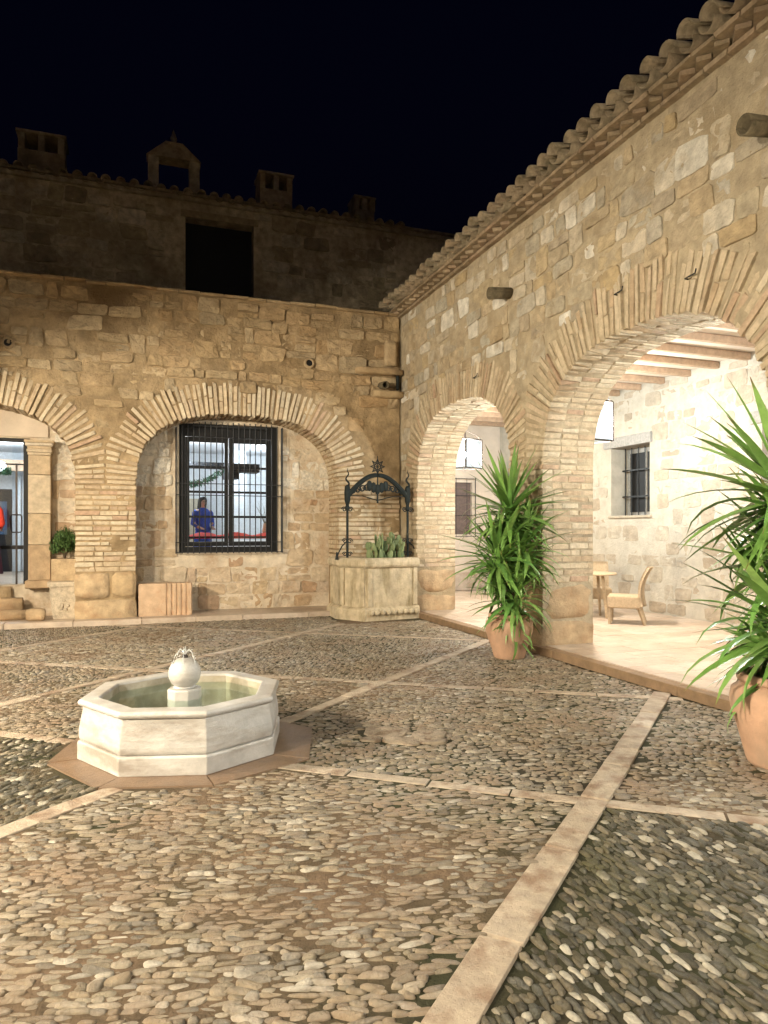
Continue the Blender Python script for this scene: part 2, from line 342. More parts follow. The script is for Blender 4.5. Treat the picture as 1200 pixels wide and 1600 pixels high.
class Arch:
    def __init__(s, uc, a, spring, b, n=2.6, ring=.57):
        s.uc, s.a, s.sp, s.b, s.n, s.ring = uc, a, spring, b, n, ring
        s.tab = []
        N = 600; L = 0; prev = None
        for i in range(N+1):
            th = math.pi*(1 - i/N); c, q = math.cos(th), math.sin(th)
            p = Vector((uc + a*math.copysign(abs(c)**(2/n), c), spring + b*abs(q)**(2/n)))
            if prev is not None: L += (p-prev).length
            s.tab.append((L, p)); prev = p
        s.L = L
    def at(s, t):
        lo, hi = 0, len(s.tab)-1
        while hi-lo > 1:
            m = (lo+hi)//2
            if s.tab[m][0] < t: lo = m
            else: hi = m
        (l0, p0), (l1, p1) = s.tab[lo], s.tab[hi]
        k = (t-l0)/max(1e-9, l1-l0)
        p = p0.lerp(p1, min(1, max(0, k)))
        a, b = s.tab[max(0, lo-12)][1], s.tab[min(len(s.tab)-1, hi+12)][1]
        tg = (b-a).normalized(); return p, Vector((-tg.y, tg.x))   # outward normal
    def z(s, u):
        t = abs(u-s.uc)/s.a
        return s.sp if t >= 1 else s.sp + s.b*(1-t**s.n)**(1/s.n)
    def inside(s, u, z, g=0.0):
        if z < s.sp: return abs(u-s.uc) < s.a+g
        return (abs(u-s.uc)/(s.a+g))**s.n + ((z-s.sp)/(s.b+g))**s.n < 1

def arch_wall(parent, u0, u1, top, T, arches, mat, amp=.012, du=.08, back=True, z0=0.0):
    """core of a wall with arched openings: local x along the wall, local y into it, z up"""
    mb = MB(); us = set([u0, u1])
    for k in range(int((u1-u0)/du)+1): us.add(u0 + k*du)
    for A in arches:
        us = set(u for u in us if not (A.uc-A.a-.03 < u < A.uc+A.a+.03))
        for i in range(49): us.add(A.uc - A.a*math.cos(math.pi*i/48))
    us = sorted(us)
    def bot(u0_, u1_):
        m = (u0_+u1_)/2
        for A in arches:
            if abs(m-A.uc) < A.a: return A.z(u0_), A.z(u1_), True
        return z0, z0, False
    for a, b in zip(us, us[1:]):
        za, zb, op = bot(a, b)
        nr = max(1, int((top-min(za, zb))/.11)); rows = []
        for k in range(nr+1):
            rows.append([(u, (0 if (k == 0 and op) else amp*nz(u, zz, 3.1, 2.6)+amp*.6*nz(u, zz, 8.1, 9)), zz) for u, zz in ((a, za+(top-za)*k/nr), (b, zb+(top-zb)*k/nr))])
        for k in range(nr): mb.add([rows[k][0], rows[k][1], rows[k+1][1], rows[k+1][0]], [(0, 1, 2, 3)])
        if back: mb.add([(a, T, za), (b, T, zb), (b, T, top), (a, T, top)], [(3, 2, 1, 0)])
        mb.add([(a, 0, top), (b, 0, top), (b, T, top), (a, T, top)], [(0, 1, 2, 3)])
        if op: mb.add([(a, 0, za), (b, 0, zb), (b, T, zb), (a, T, za)], [(3, 2, 1, 0)])
    for A in arches:
        for sg in (-1, 1):
            u = A.uc+sg*A.a; mb.add([(u, 0, z0), (u, T, z0), (u, T, A.sp), (u, 0, A.sp)], [(0, 1, 2, 3) if sg < 0 else (3, 2, 1, 0)])
    for u in (u0, u1): mb.add([(u, 0, z0), (u, T, z0), (u, T, top), (u, 0, top)], [(0, 1, 2, 3)])
    bm = bmesh.new(); me = mb.mesh(); bm.from_mesh(me); bmesh.ops.remove_doubles(bm, verts=bm.verts, dist=.0008); bm.to_mesh(me); bm.free()
    o = link('wall_core', me, mat, parent)
    return o

def arch_bricks(B, A, T, lim_lo, lim_hi, pitch=.082, thick=.060, split=.45, rows=3, pmax=.026):
    """voussoirs standing round an arch; rows behind each other through the wall"""
    n = int(A.L/pitch); dr = T/rows
    for i in range(n):
        t = (i+.5)*A.L/n; p, nn = A.at(t); tg = Vector((nn.y, -nn.x))
        L = A.ring + rnd.uniform(-.07, .03)
        for lim, sg in ((lim_lo, -1), (lim_hi, 1)):
            if nn.x*sg > .05: L = min(L, (lim-p.x)/nn.x - .015)
        if L < .08: continue
        th = thick*rnd.uniform(.9, 1.08); tilt = rnd.uniform(-.028, .028)
        nd = (nn + tg*tilt).normalized(); td = Vector((nd.y, -nd.x))
        ax = (nd.x, 0, nd.y); az = (td.x, 0, td.y); ay = (0, 1, 0)
        pr = rnd.uniform(.002, pmax); inn = rnd.uniform(.0, .026)
        segs = [(-inn, L)]
        if L > .4 and rnd.random() < split:
            c = L*rnd.uniform(.4, .6); segs = [(-inn, c-.006), (c+.006, L)]
        for s0, s1 in segs:
            q = p + nd*((s0+s1)/2); d0 = -pr - rnd.uniform(0, .006); d1 = dr*.95
            B.add((q.x, (d0+d1)/2, q.y), ax, ay, az, (s1-s0, d1-d0, th))
        for k in range(1, rows):
            inn = rnd.uniform(-.002, .018); q = p + nd*((.1-inn)/2)
            B.add((q.x, dr*(k+.5), q.y), ax, ay, az, (.1+inn, dr*.95, th*rnd.uniform(.9, 1.1)))

def pier_bricks(B, u0, u1, z0, z1, T, left=True, right=True, pitch=.087, thick=.062):
    n = max(1, round((z1-z0)/pitch)); X, Y, Z = (1, 0, 0), (0, 1, 0), (0, 0, 1)
    for i in range(n):
        z = z0 + (i+.5)*(z1-z0)/n + rnd.uniform(-.004, .004); th = thick*rnd.uniform(.8, 1.2)
        u = u0 - rnd.uniform(0, .02)
        end = u1 + rnd.uniform(0, .02)
        while u < end-.02:
            w = rnd.choice((.14, .27, .29, .32, .40)); e = u+w
            if end-e < .1: e = end
            pr = rnd.uniform(.002, .034)
            tl = rnd.uniform(-.012, .012)
            B.add(((u+e)/2, (-pr+.14)/2, z), (math.cos(tl), 0, math.sin(tl)), Y, (-math.sin(tl), 0, math.cos(tl)), (e-u-.012, .14+pr, th))
            u = e
        for sg, on, uu in ((-1, left, u0), (1, right, u1)):
            if not on: continue
            d = .146 + rnd.uniform(-.03, .03) if i % 2 else .15
            while d < T-.03:
                e = min(T, d + rnd.choice((.14, .26, .29)));
                if T-e < .08: e = T
                pr = rnd.uniform(.002, .015)
                B.add((uu + sg*(pr-.1)/2, (d+e)/2, z), X, Y, Z, (.1+pr, e-d-.012, th))
                d = e
def base_blocks(parent, u0, u1, z1, T, seed, rows=2, out=.02):
    z = 0.0; hs = [z1*.47, z1*.53] if rows == 2 else [z1]
    for r_i, h in enumerate(hs):
        cuts = [u0-out, u1+out] if (r_i+seed) % 2 else [u0-out, u0+(u1-u0)*rnd.uniform(.4, .62), u1+out]
        for a, b in zip(cuts, cuts[1:]):
            V, Fc = rough_block(b-a-.012, T+out*2-.01, h-.012, .016, seed+r_i*3.7+a)
            mb = MB(); mb.add(V, Fc); o = mb.obj('stone_block', 'block', parent, smooth=True)
            o.location = ((a+b)/2, T/2, z+h/2)
        z += h

def stone_mesh(w, h, proud, seed, rough=.006, round_=.5):
    """one face stone, irregular outline, uneven face; local x wide, z high, y into the wall"""
    r = random.Random(seed); N = 14
    c = [Vector((-w/2, -h/2)), Vector((w/2, -h/2)), Vector((w/2, h/2)), Vector((-w/2, h/2))]
    j = min(w, h)*.15
    c = [p + Vector((r.uniform(-j, j), r.uniform(-j, j)*.8)) for p in c]
    out = []
    per = [(0, 1, max(2, round(N*w/(2*(w+h))))), (1, 2, max(2, round(N*h/(2*(w+h))))), (2, 3, max(2, round(N*w/(2*(w+h))))), (3, 0, max(2, round(N*h/(2*(w+h)))))]
    for a, b, k in per:
        for i in range(k):
            t = (i+.12 if i == 0 else i)/k
            p = c[a].lerp(c[b], t)
            out.append(p)
            if i == 0:
                q = c[a].lerp(c[b], .1); pc = c[(a-1) % 4]
                out[-1] = c[a].lerp(c[b], round_*.22); out.insert(len(out)-1, c[a].lerp(pc, round_*.22))
    out = [p + Vector((r.uniform(-1, 1), r.uniform(-1, 1)))*min(w, h)*.022 for p in out]
    n = len(out); cen = sum(out, Vector((0, 0)))/n
    vs = []; fs = []
    for sc_, d in ((1.0, .03), (.992, -proud*.8), (.955, -proud), (.55, -proud)):
        for p in out:
            q = cen + (p-cen)*sc_
            dd = d if sc_ > .97 else d + rough*noise.noise(Vector((q.x*14, q.y*14, seed*1.37)))*1.6 + rough*noise.noise(Vector((q.x*5, q.y*5, seed*.77)))*1.5
            vs.append((q.x, dd, q.y))
    vs.append((cen.x, -proud + rough*r.uniform(-1, 1), cen.y))
    for k in range(3):
        for i in range(n):
            a, b = k*n+i, k*n+(i+1) % n; fs.append((a, b, b+n, a+n))
    for i in range(n): fs.append((3*n+i, 3*n+(i+1) % n, 4*n))
    return vs, fs
def stone_field(parent, mat, u0, u1, z0, z1, skip, hr=(.2, .34), wr=(.2, .6), gap=.02, proud=(.006, .028), seed=1, rough=.006, drop=.0, y=0.0, wob=.03, name='stone'):
    r = random.Random(seed); z = z0; k = 0; n = 0
    while z < z1-.06:
        h = r.uniform(*hr)
        if z1-(z+h) < .09: h = z1-z
        u = u0 - r.uniform(0, .3)
        while u < u1:
            w = r.uniform(*wr); k += 1
            a, b = max(u, u0), min(u+w, u1)
            u += w
            if b-a < .09: continue
            dz = wob*nz(a, z, seed, .5)
            parts = [(z, h)]
            if h > .27 and r.random() < .22:
                q = h*r.uniform(.4, .6); parts = [(z, q), (z+q, h-q)]
            for zz, hh in parts:
                cu, cz = (a+b)/2, zz+hh/2+dz
                if r.random() < drop: continue
                if any(skip(uu, vv) for uu in (a+.03, cu, b-.03) for vv in (zz+dz+.02, cz, zz+dz+hh-.02)): continue
                V, Fc = stone_mesh(b-a-gap, hh-gap, r.uniform(*proud), seed*1000+k+zz, rough)
                mb = MB(); mb.add(V, Fc); o = mb.obj(name, mat, parent); o.location = (cu, y, cz)
                o.rotation_euler = (0, r.uniform(-.02, .02), 0); n += 1
        z += h
    return n

def rect_wall(parent, name, mat, u0, u1, z0, z1, holes, y0, T, amp=.0):
    """flat wall with rectangular openings (reveals included)"""
    us = sorted(set([u0, u1] + [h[0] for h in holes] + [h[1] for h in holes])); zs = sorted(set([z0, z1] + [h[2] for h in holes] + [h[3] for h in holes]))
    mb = MB()
    for a, b in zip(us, us[1:]):
        for c, d in zip(zs, zs[1:]):
            m = ((a+b)/2, (c+d)/2)
            if any(h[0] < m[0] < h[1] and h[2] < m[1] < h[3] for h in holes): continue
            mb.add([(a, y0, c), (b, y0, c), (b, y0, d), (a, y0, d)], [(0, 1, 2, 3)])
            mb.add([(a, y0+T, c), (b, y0+T, c), (b, y0+T, d), (a, y0+T, d)], [(3, 2, 1, 0)])
    for h in holes:
        a, b, c, d = h
        for q in ([(a, y0, c), (a, y0+T, c), (a, y0+T, d), (a, y0, d)], [(b, y0, d), (b, y0+T, d), (b, y0+T, c), (b, y0, c)], [(a, y0, c), (b, y0, c), (b, y0+T, c), (a, y0+T, c)], [(a, y0, d), (a, y0+T, d), (b, y0+T, d), (b, y0, d)]):
            mb.add(q, [(0, 1, 2, 3)])
    mb.add([(u0, y0, z1), (u1, y0, z1), (u1, y0+T, z1), (u0, y0+T, z1)], [(0, 1, 2, 3)])
    for u in (u0, u1): mb.add([(u, y0, z0), (u, y0+T, z0), (u, y0+T, z1), (u, y0, z1)], [(0, 1, 2, 3)])
    return mb.obj(name, mat, parent)

def tile_mesh(r0=.095, r1=.075, L=.5, n=8, th=.016, up=True):
    """half-barrel roof tile, axis along +y, mouth at y=0"""
    vs = []; fs = []
    for j, (y, r) in enumerate(((0, r0), (L, r1))):
        for rr in (r, r-th):
            for k in range(n+1):
                q = math.pi*k/n; vs.append((rr*math.cos(q), y, (rr if up else -rr)*math.sin(q)))
    m = n+1
    for k in range(n):
        fs.append((k, k+1, 2*m+k+1, 2*m+k)); fs.append((m+k, 3*m+k, 3*m+k+1, m+k+1))
        fs.append((k, m+k, m+k+1, k+1)); fs.append((2*m+k, 2*m+k+1, 3*m+k+1, 3*m+k))
    for k in (0, n): fs.append((k, 2*m+k, 3*m+k, m+k))
    return vs, fs
def eave(parent, u0, u1, z, y, pitch, slope, mat='tile', seed=3, r=.1):
    rr = random.Random(seed); mes = []
    for up in (True, False):
        V, Fc = tile_mesh(r, r*.8, .5, up=up); mb = MB(); mb.add(V, Fc); me = mb.mesh('roof_tile', True); me.materials.append(M[mat]); mes.append(me)
    n = int((u1-u0)/pitch)
    for i in range(n):
        u = u0 + (i+.5)*pitch
        for k in (0, 1):
            o = link('roof_tile', mes[k], None, parent)
            o.location = (u + (pitch/2 if k else 0) + rr.uniform(-.012, .012), y + (.10 if k else 0) + rr.uniform(-.03, .03), z + (.035 if k else 0.0) + rr.uniform(-.012, .012))
            o.rotation_euler = (slope + rr.uniform(-.05, .05), rr.uniform(-.09, .09), rr.uniform(-.05, .05))

# ================================================================== SETTING: ground
g = MB(); g.add([(-150, -150, -.06), (150, -150, -.06), (150, 150, -.06), (-150, 150, -.06)], [(0, 1, 2, 3)])
struct(g.obj('ground', 'earth'))
EX, EY = 4.97, 12.83          # edges of the raised arcade floors
court = bpy.data.objects.new('courtyard_floor', None); COL.objects.link(court); struct(court)
# inlaid bands of slabs: slope, intercept, width
UP = [(.89, -2.3, .14), (.89, 1.215, .175), (.897, 4.76, .135), (.967, 8.37, .12), (1.05, 12.3, .11)]
DN = [(-.79, 1.9, .12), (-.777, 5.49, .115), (-.671, 8.66, .12), (-.694, 12.58, .11)]
FC = Vector((.37, 5.43)); FR = .93
def in_well(x, y): return x > 3.42 and y > 11.6
def cutline(m, c, xa, xb):
    return [(x, m*x+c) for x in np.arange(xa, xb, .02)]
for (m, c, w) in UP + DN:
    t = Vector((1, m)).normalized(); nn = Vector((-t.y, t.x))
    pts = [p for p in cutline(m, c, -9, EX-.02) if -1 < p[1] < EY-.03 and not in_well(*p)]
    if len(pts) < 2: continue
    # walk along the band, one slab after another
    L0 = Vector(pts[0]).dot(t); L1 = Vector(pts[-1]).dot(t); s = L0; base = nn*(Vector(pts[0]).dot(nn))
    while s < L1-.05:
        e = min(L1, s + rnd.uniform(.4, .95))
        mid = base + t*((s+e)/2)
        a_, b_ = s+.006, e-.006
        ok = True
        segs = [(a_, b_)]
        # leave the fountain's own slabs free
        dd = base.dot(nn) - FC.dot(nn)
        if abs(dd) < FR-.06:
            hw = math.sqrt((FR-.04)**2-dd**2); f0, f1 = FC.dot(t)-hw, FC.dot(t)+hw
            segs = [(x_, y_) for x_, y_ in ((a_, min(b_, f0)), (max(a_, f1), b_)) if y_-x_ > .04]
        for a2, b2 in segs:
            low = c in (5.49, 8.66, 12.58, 1.9)
            V, Fc = chamfer_box(b2-a2, w*rnd.uniform(.92, 1.05), .05, .003, .004)
            mb = MB(); mb.add(V, Fc); o = mb.obj('paving_slab', 'slab', court)
            q = base + t*((a2+b2)/2) + nn*rnd.uniform(-.006, .006); o.location = (q.x, q.y, (-.0185 if low else -.0125)+rnd.uniform(-.001, .001)); o.rotation_euler = (rnd.uniform(-.006, .006), 0, math.atan2(t.y, t.x)+rnd.uniform(-.006, .006))
        s = e
def on_band(x, y):
    for (m, c, w) in UP + DN:
        if abs(m*x + c - y)/math.sqrt(1+m*m) < w/2+.012: return True
    return False
MANH = [(1.66, 5.36), (2.05, 5.50), (2.42, 4.92), (1.74, 4.86)]
def in_manhole(x, y): return 1.72 < x < 2.36 and 4.92 < y < 5.42
# slabs round the fountain
FROT = R(7)
def octv(r, k, z=0.0): q = FROT + k*math.pi/4; return (FC.x + r*math.cos(q), FC.y + r*math.sin(q), z)
for k in range(8):
    mb = MB(); gap = .006
    a0, a1, c0, c1 = Vector(octv(.6, k)), Vector(octv(.6, k+1)), Vector(octv(FR+(.08 if k in (7, 0) else .0), k)), Vector(octv(FR+(.08 if (k+1) in (7, 8) else .0), k+1))
    t = (c1-c0).normalized()*gap
    top = .011 + .002*(k % 2)
    q = [a0+t*.4, a1-t*.4, c1-t, c0+t]
    mb.add([(p.x, p.y, -.03) for p in q] + [(p.x, p.y, top) for p in q], [(0, 1, 2, 3), (7, 6, 5, 4), (0, 4, 5, 1), (1, 5, 6, 2), (2, 6, 7, 3), (3, 7, 4, 0)])
    mb.obj('paving_slab', 'wet_slab', court)
# worn flat slabs of the drain cover
DRAIN = ((1.88, 5.25, .36, .24, -.5), (2.20, 5.08, .26, .24, -.45), (1.93, 5.00, .30, .20, -.6), (2.15, 4.90, .2, .12, -.4), (1.72, 5.12, .14, .14, -.5))
for (cx, cy, w, d, a) in DRAIN:
    V, Fc = stone_mesh(w, d, .012, cx*7, .008, .8); mb = MB(); mb.add([(x, z, -y) for x, y, z in V], Fc); o = mb.obj('paving_slab', 'drain', court, smooth=True); o.location = (cx, cy, .001); o.rotation_euler = (0, 0, a)
def in_manhole(x, y):
    for (cx, cy, w, d, a) in DRAIN:
        dx, dy = x-cx, y-cy; u = dx*math.cos(a)+dy*math.sin(a); v = -dx*math.sin(a)+dy*math.cos(a)
        if abs(u) < w/2+.015 and abs(v) < d/2+.015: return True
    return False

# pebbles, laid on edge in rows that turn from field to field
ANG = {}
def cell(x, y):
    i = sum(1 for (m, c, w) in UP if y > m*x+c); j = sum(1 for (m, c, w) in DN if y > m*x+c)
    return i, j
FIX = {(2, 1): -14, (1, 1): 88, (2, 2): -12, (1, 2): -25, (3, 2): 5, (3, 3): 62, (2, 3): 15, (3, 1): 45, (4, 2): 60, (4, 3): -5, (3, 4): 0, (4, 4): 40, (1, 3): 0}
def cell_angle(c):
    if c not in ANG: ANG[c] = R(FIX.get(c, random.Random(c[0]*31+c[1]*7).uniform(-90, 90)))
    return ANG[c]
def dust(x, y):
    b = {(2, 1): .10, (1, 1): -.22, (1, 0): -.2, (0, 1): -.2, (2, 2): -.06, (1, 2): .05, (3, 3): -.12, (3, 1): -.05}.get(cell(x, y), 0)
    return min(1, max(0, (nz(x, y, 4, .9)*.5+.25*nz(x, y, 7, 3)+.06+b)*3.2))
def bed_z(x, y): return .004*nz(x, y, 0, 1.3)+.002*nz(x, y, 5, 6)+.0028*dust(x, y)
g = MB(); nx, ny = 230, 300; x0, x1, y0, y1 = -9.0, EX+.05, -1.0, EY+.05
gv = [(x0+(x1-x0)*i/nx, y0+(y1-y0)*j/ny) for j in range(ny+1) for i in range(nx+1)]
g.add([(x, y, bed_z(x, y)) for x, y in gv], [(j*(nx+1)+i, j*(nx+1)+i+1, (j+1)*(nx+1)+i+1, (j+1)*(nx+1)+i) for j in range(ny) for i in range(nx)])
me_ = g.mesh('earth_bed', True); _a = me_.attributes.new('dust', 'FLOAT', 'POINT'); _a.data.foreach_set('value', [dust(x, y) for x, y in gv])
link('earth_bed', me_, 'earth', court)
def pebble(n, rings, seed):
    r = random.Random(seed); vs = []; fs = []
    sq = r.uniform(2.2, 3.4); sk = r.uniform(-.2, .2)
    lv = [(1.0, -.6), (.985, .25), (.84, .74), (.46, .96)] if rings == 4 else [(1.0, -.4), (.92, .45), (.55, .9)]
    for (k, z) in lv:
        for i in range(n):
            q = 2*math.pi*i/n; c, s_ = math.cos(q), math.sin(q)
            rx = math.copysign(abs(c)**(2/sq), c); ry = math.copysign(abs(s_)**(2/sq), s_)
            wob = 1 + .09*math.sin(q*2+seed) + .08*math.sin(q*3+seed*2) + .04*math.sin(q*5+seed*3)
            vs.append((rx*k*wob + sk*ry*.3, ry*k*wob*(1+sk*c), z))
    vs.append((r.uniform(-.1, .1), r.uniform(-.1, .1), 1.0))
    for j in range(len(lv)-1):
        for i in range(n): a, b = j*n+i, j*n+(i+1) % n; fs.append((a, b, b+n, a+n))
    j = len(lv)-1
    for i in range(n): fs.append((j*n+i, j*n+(i+1) % n, len(vs)-1))
    return np.array(vs), fs
PHI = [pebble(10, 4, i) for i in range(12)]; PLO = [pebble(7, 3, 50+i) for i in range(8)]
cob = []
rp_ = random.Random(11)
CELLS = {}
for px_ in np.arange(-4.2, EX, .1):
    for py_ in np.arange(1.1, EY, .1): CELLS.setdefault(cell(px_, py_), []).append((px_, py_))
for ci in range(0, 6):
    for cj in range(0, 5):
        th = cell_angle((ci, cj)); ca, sa = math.cos(th), math.sin(th)
        LM, WM = {(2, 1): (.080, .030), (1, 1): (.066, .030), (1, 0): (.066, .030), (0, 1): (.066, .03)}.get((ci, cj), (.066, .032))
        # stones stand shoulder to shoulder in files of uneven length; each field is scanned in its own turned frame
        pts_ = CELLS.get((ci, cj))
        if not pts_: continue
        ra = [px_*ca+py_*sa for px_, py_ in pts_]; rb_ = [-px_*sa+py_*ca for px_, py_ in pts_]
        a0_, a1_, b0_, b1_ = min(ra)-.15, max(ra)+.15, min(rb_)-.15, max(rb_)+.15
        b = b0_
        while b < b1_:
            PW = WM*rp_.uniform(.86, 1.16); b += PW; a = a0_ + rp_.uniform(0, .1)
            while a < a1_:
                PL = LM*rp_.choice((.55, .75, .9, 1.0, 1.1, 1.25, 1.45)); a += PL
                aa = a - PL/2
                bx, by = aa*ca - b*sa, aa*sa + b*ca
                if not (-4.2 < bx < EX-.02 and 1.1 < by < EY-.02): continue
                wv = .05*math.sin(bx*1.7+by*1.1) + .04*math.sin(by*2.3-bx)
                x = bx - wv*sa*.6 + rp_.uniform(-.006, .006); y = by + wv*ca*.6 + rp_.uniform(-.006, .006)
                if cell(x, y) != (ci, cj) or on_band(x, y) or in_well(x, y) or in_manhole(x, y): continue
                if (Vector((x, y))-FC).length < FR*.985 or x > EX-.03 or y > EY-.03: continue
                p = project((x, y, 0))
                if p is None or not (-260 < p[0] < 1460) or p[1] > 1900: continue
                if rp_.random() < .05: continue
                hl = PL*.5*rp_.uniform(.96, 1.2); hw = PW*.5*rp_.uniform(.92, 1.3)
                if rp_.random() < .07: hl *= 1.2; hw *= 1.4
                ang = th + rp_.gauss(0, .15)
                bury = .5+.5*nz(x, y, 2, 1.1)
                hz = hw*rp_.uniform(.5, .85)*(.6+.5*bury); z = -.002 + .004*nz(x, y, 0, 1.3) + rp_.uniform(-.006, .003)
                cob.append((p[2], x, y, z, ang, hl, hw, hz, p))
vis = sorted([c for c in cob if 6 < c[8][0] < 1194 and c[8][1] < 1594], key=lambda c: -(c[5]*c[6])/c[0]**2.6)
top = set(id(c) for c in vis[:300])
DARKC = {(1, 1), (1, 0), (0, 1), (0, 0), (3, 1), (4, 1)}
pm = {}
for mt in ('pebble', 'pebble_dark'):
    for q_, (V, Fc) in enumerate(PHI):
        me = bpy.data.meshes.new('cobble'); me.from_pydata(V.tolist(), [], Fc); me.update(); me.polygons.foreach_set('use_smooth', [True]*len(Fc)); me.materials.append(M[mt]); pm[(mt, q_)] = me
AM = []
AV = []; AF = []; AP = []; off = 0
for i, c in enumerate(cob):
    d, x, y, z, ang, hl, hw, hz, p = c
    tx, ty = rp_.gauss(0, .12), rp_.gauss(0, .10)
    if id(c) in top:
        o = bpy.data.objects.new('cobble', pm[('pebble_dark' if cell(x, y) in DARKC else 'pebble', i % 12)]); COL.objects.link(o); o.parent = court
        o.location = (x, y, z); o.rotation_euler = (tx, ty, ang); o.scale = (hl, hw, hz); continue
    V, Fc = (PHI[i % 12] if d < 4.5 else PLO[i % 8])
    m3 = np.array(Euler((tx, ty, ang)).to_matrix())
    AV.append((V*np.array([hl, hw, hz])) @ m3.T + np.array([x, y, z])); AF.extend([tuple(k+off for k in f) for f in Fc]); AP.extend([rp_.random()]*len(Fc)); AM.extend([1 if cell(x, y) in DARKC else 0]*len(Fc)); off += len(V)
me = bpy.data.meshes.new('cobbles'); me.from_pydata(np.concatenate(AV).tolist(), [], AF); me.update()
me.polygons.foreach_set('use_smooth', [True]*len(me.polygons)); at_ = me.attributes.new('pv', 'FLOAT', 'FACE'); at_.data.foreach_set('value', AP)
me.materials.append(M['pebble']); me.materials.append(M['pebble_dark']); me.polygons.foreach_set('material_index', AM)
stuff(link('cobbles', me, None, court))
print('pebbles', len(cob))

# raised floor of the arcade and the ledge along the back wall
af = bpy.data.objects.new('arcade_floor', None); COL.objects.link(af); struct(af)
mb = MB(); mb.b2(EX+.05, 9.3, -1, 16.3, -.05, .088); mb.obj('floor_bed', 'kerb', af)
y = -.9
while y < 16.2:
    e = min(16.25, y+rnd.uniform(.7, 1.1)); V, Fc = chamfer_box(.14, e-y-.006, .125, .006, .003); mb = MB(); mb.add(V, Fc); o = mb.obj('kerb_stone', 'kerb', af); o.location = (EX+.07, (y+e)/2, .038); y = e
tm = []
for i in range(6):
    V, Fc = chamfer_box(.592, .392, .03, .004, .002); mb = MB(); mb.add(V, Fc); me = mb.mesh('floor_tile'); me.materials.append(M['floor_tile']); tm.append(me)
yy = 1.2; k = 0
while yy < 16.0:
    x = EX+.145 - (.3 if k % 2 else 0)
    while x < 9.0:
        if x > EX+.25 or True:
            a = max(x, EX+.145); b = min(x+.6, 9.02)
            if b-a > .08:
                o = link('floor_tile', tm[(k*7+int(x*10)) % 6], None, af); o.location = ((a+b)/2, yy+.2, .0885+rnd.uniform(-.0015, .0015)); o.scale = ((b-a)/.6, 1, 1)
        x += .6
    yy += .4; k += 1
lf = bpy.data.objects.new('ledge_pavement', None); COL.objects.link(lf); struct(lf)
mb = MB(); mb.b2(-9, EX+.04, EY+.2, 14.2, -.05, .075); mb.obj('ledge_bed', 'kerb', lf)
x = -9.0
while x < 3.55:
    e = min(3.6, x+rnd.uniform(.8, 1.3)); V, Fc = chamfer_box(e-x-.006, .3, .13, .008, .004); mb = MB(); mb.add(V, Fc); o = mb.obj('kerb_stone', 'floor_tile', lf); o.location = ((x+e)/2, EY+.13, .022+.008); x = e
for r_i, (ya, yb) in enumerate(((EY+.285, EY+.62), (EY+.625, EY+1.05))):
    x = -6.5
    while x < 3.9:
        e = x+rnd.uniform(.4, .75); V, Fc = chamfer_box(e-x-.006, yb-ya, .03, .004, .003); mb = MB(); mb.add(V, Fc); o = mb.obj('floor_tile', 'floor_tile', lf); o.location = ((x+e)/2, (ya+yb)/2, .078); x = e

# ================================================================== the arcade on the right-hand side
T = .78
AW = thing('arcade_wall', 'tall rubble stone wall with two big brick arches and tiled eave', 'wall', (5.05, 0, 0), -math.pi/2)
def Yu(y): return -y
a1 = Arch(-10.51, 1.73, 2.42, 1.33, 2.5, .58); a2 = Arch(-6.2, 1.755, 2.40, 1.40, 2.5, .60); a3 = Arch(-1.9, 1.755, 2.40, 1.40, 2.5, .6)
ARR = [a1, a2, a3]
arch_wall(AW, -13.9, .6, 6.0, T, ARR, 'mortar_r', .016)
B = Bricks(AW, 'brick')
arch_bricks(B, a1, T, -13.1, -8.37); arch_bricks(B, a2, T, -8.37, -4.05); arch_bricks(B, a3, T, -4.05, .4)
ZB = .92
pier_bricks(B, -8.78, -7.955, ZB, 2.42, T); pier_bricks(B, -4.445, -3.655, ZB, 2.4, T); pier_bricks(B, -12.75, -12.24, ZB, 2.42, T, left=False)
base_blocks(AW, -8.78, -7.955, ZB, T, 1); base_blocks(AW, -4.445, -3.655, ZB, T, 2); base_blocks(AW, -13.0, -12.24, ZB, T, 4)
B.build()
sk = lambda u, z: any(A.inside(u, z, .40) for A in ARR) or (z < 2.5) or (z < 3.0 and any(abs(u-c) < .5 for c in (-8.37, -4.05)))
ns = stone_field(AW, 'stone_r', -13.05, -2.2, 2.5, 5.80, sk, (.17, .35), (.15, .56), .026, (-.004, .022), 5, .010, .08, wob=.09)
# cornice: thin course, tilted dentils, flat course, dentils, boards
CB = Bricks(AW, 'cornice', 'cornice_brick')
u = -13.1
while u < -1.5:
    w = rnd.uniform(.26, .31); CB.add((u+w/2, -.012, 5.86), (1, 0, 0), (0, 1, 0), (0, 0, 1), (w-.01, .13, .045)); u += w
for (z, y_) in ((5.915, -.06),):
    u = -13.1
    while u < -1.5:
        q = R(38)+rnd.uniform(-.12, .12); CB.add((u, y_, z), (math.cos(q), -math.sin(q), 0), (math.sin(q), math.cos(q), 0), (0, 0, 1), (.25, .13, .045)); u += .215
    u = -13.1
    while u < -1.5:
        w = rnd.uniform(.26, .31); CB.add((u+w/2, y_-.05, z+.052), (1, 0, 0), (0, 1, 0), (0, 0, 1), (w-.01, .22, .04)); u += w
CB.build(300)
mb = MB(); mb.box((-6.5, .93, 6.22), (14.8, 2.2, .06), Matrix.Rotation(.2, 3, 'X')); mb.obj('roof', 'tile', AW)
eave(AW, -13.25, -1.6, 6.04, -.40, .262, .2, seed=4, r=.10)
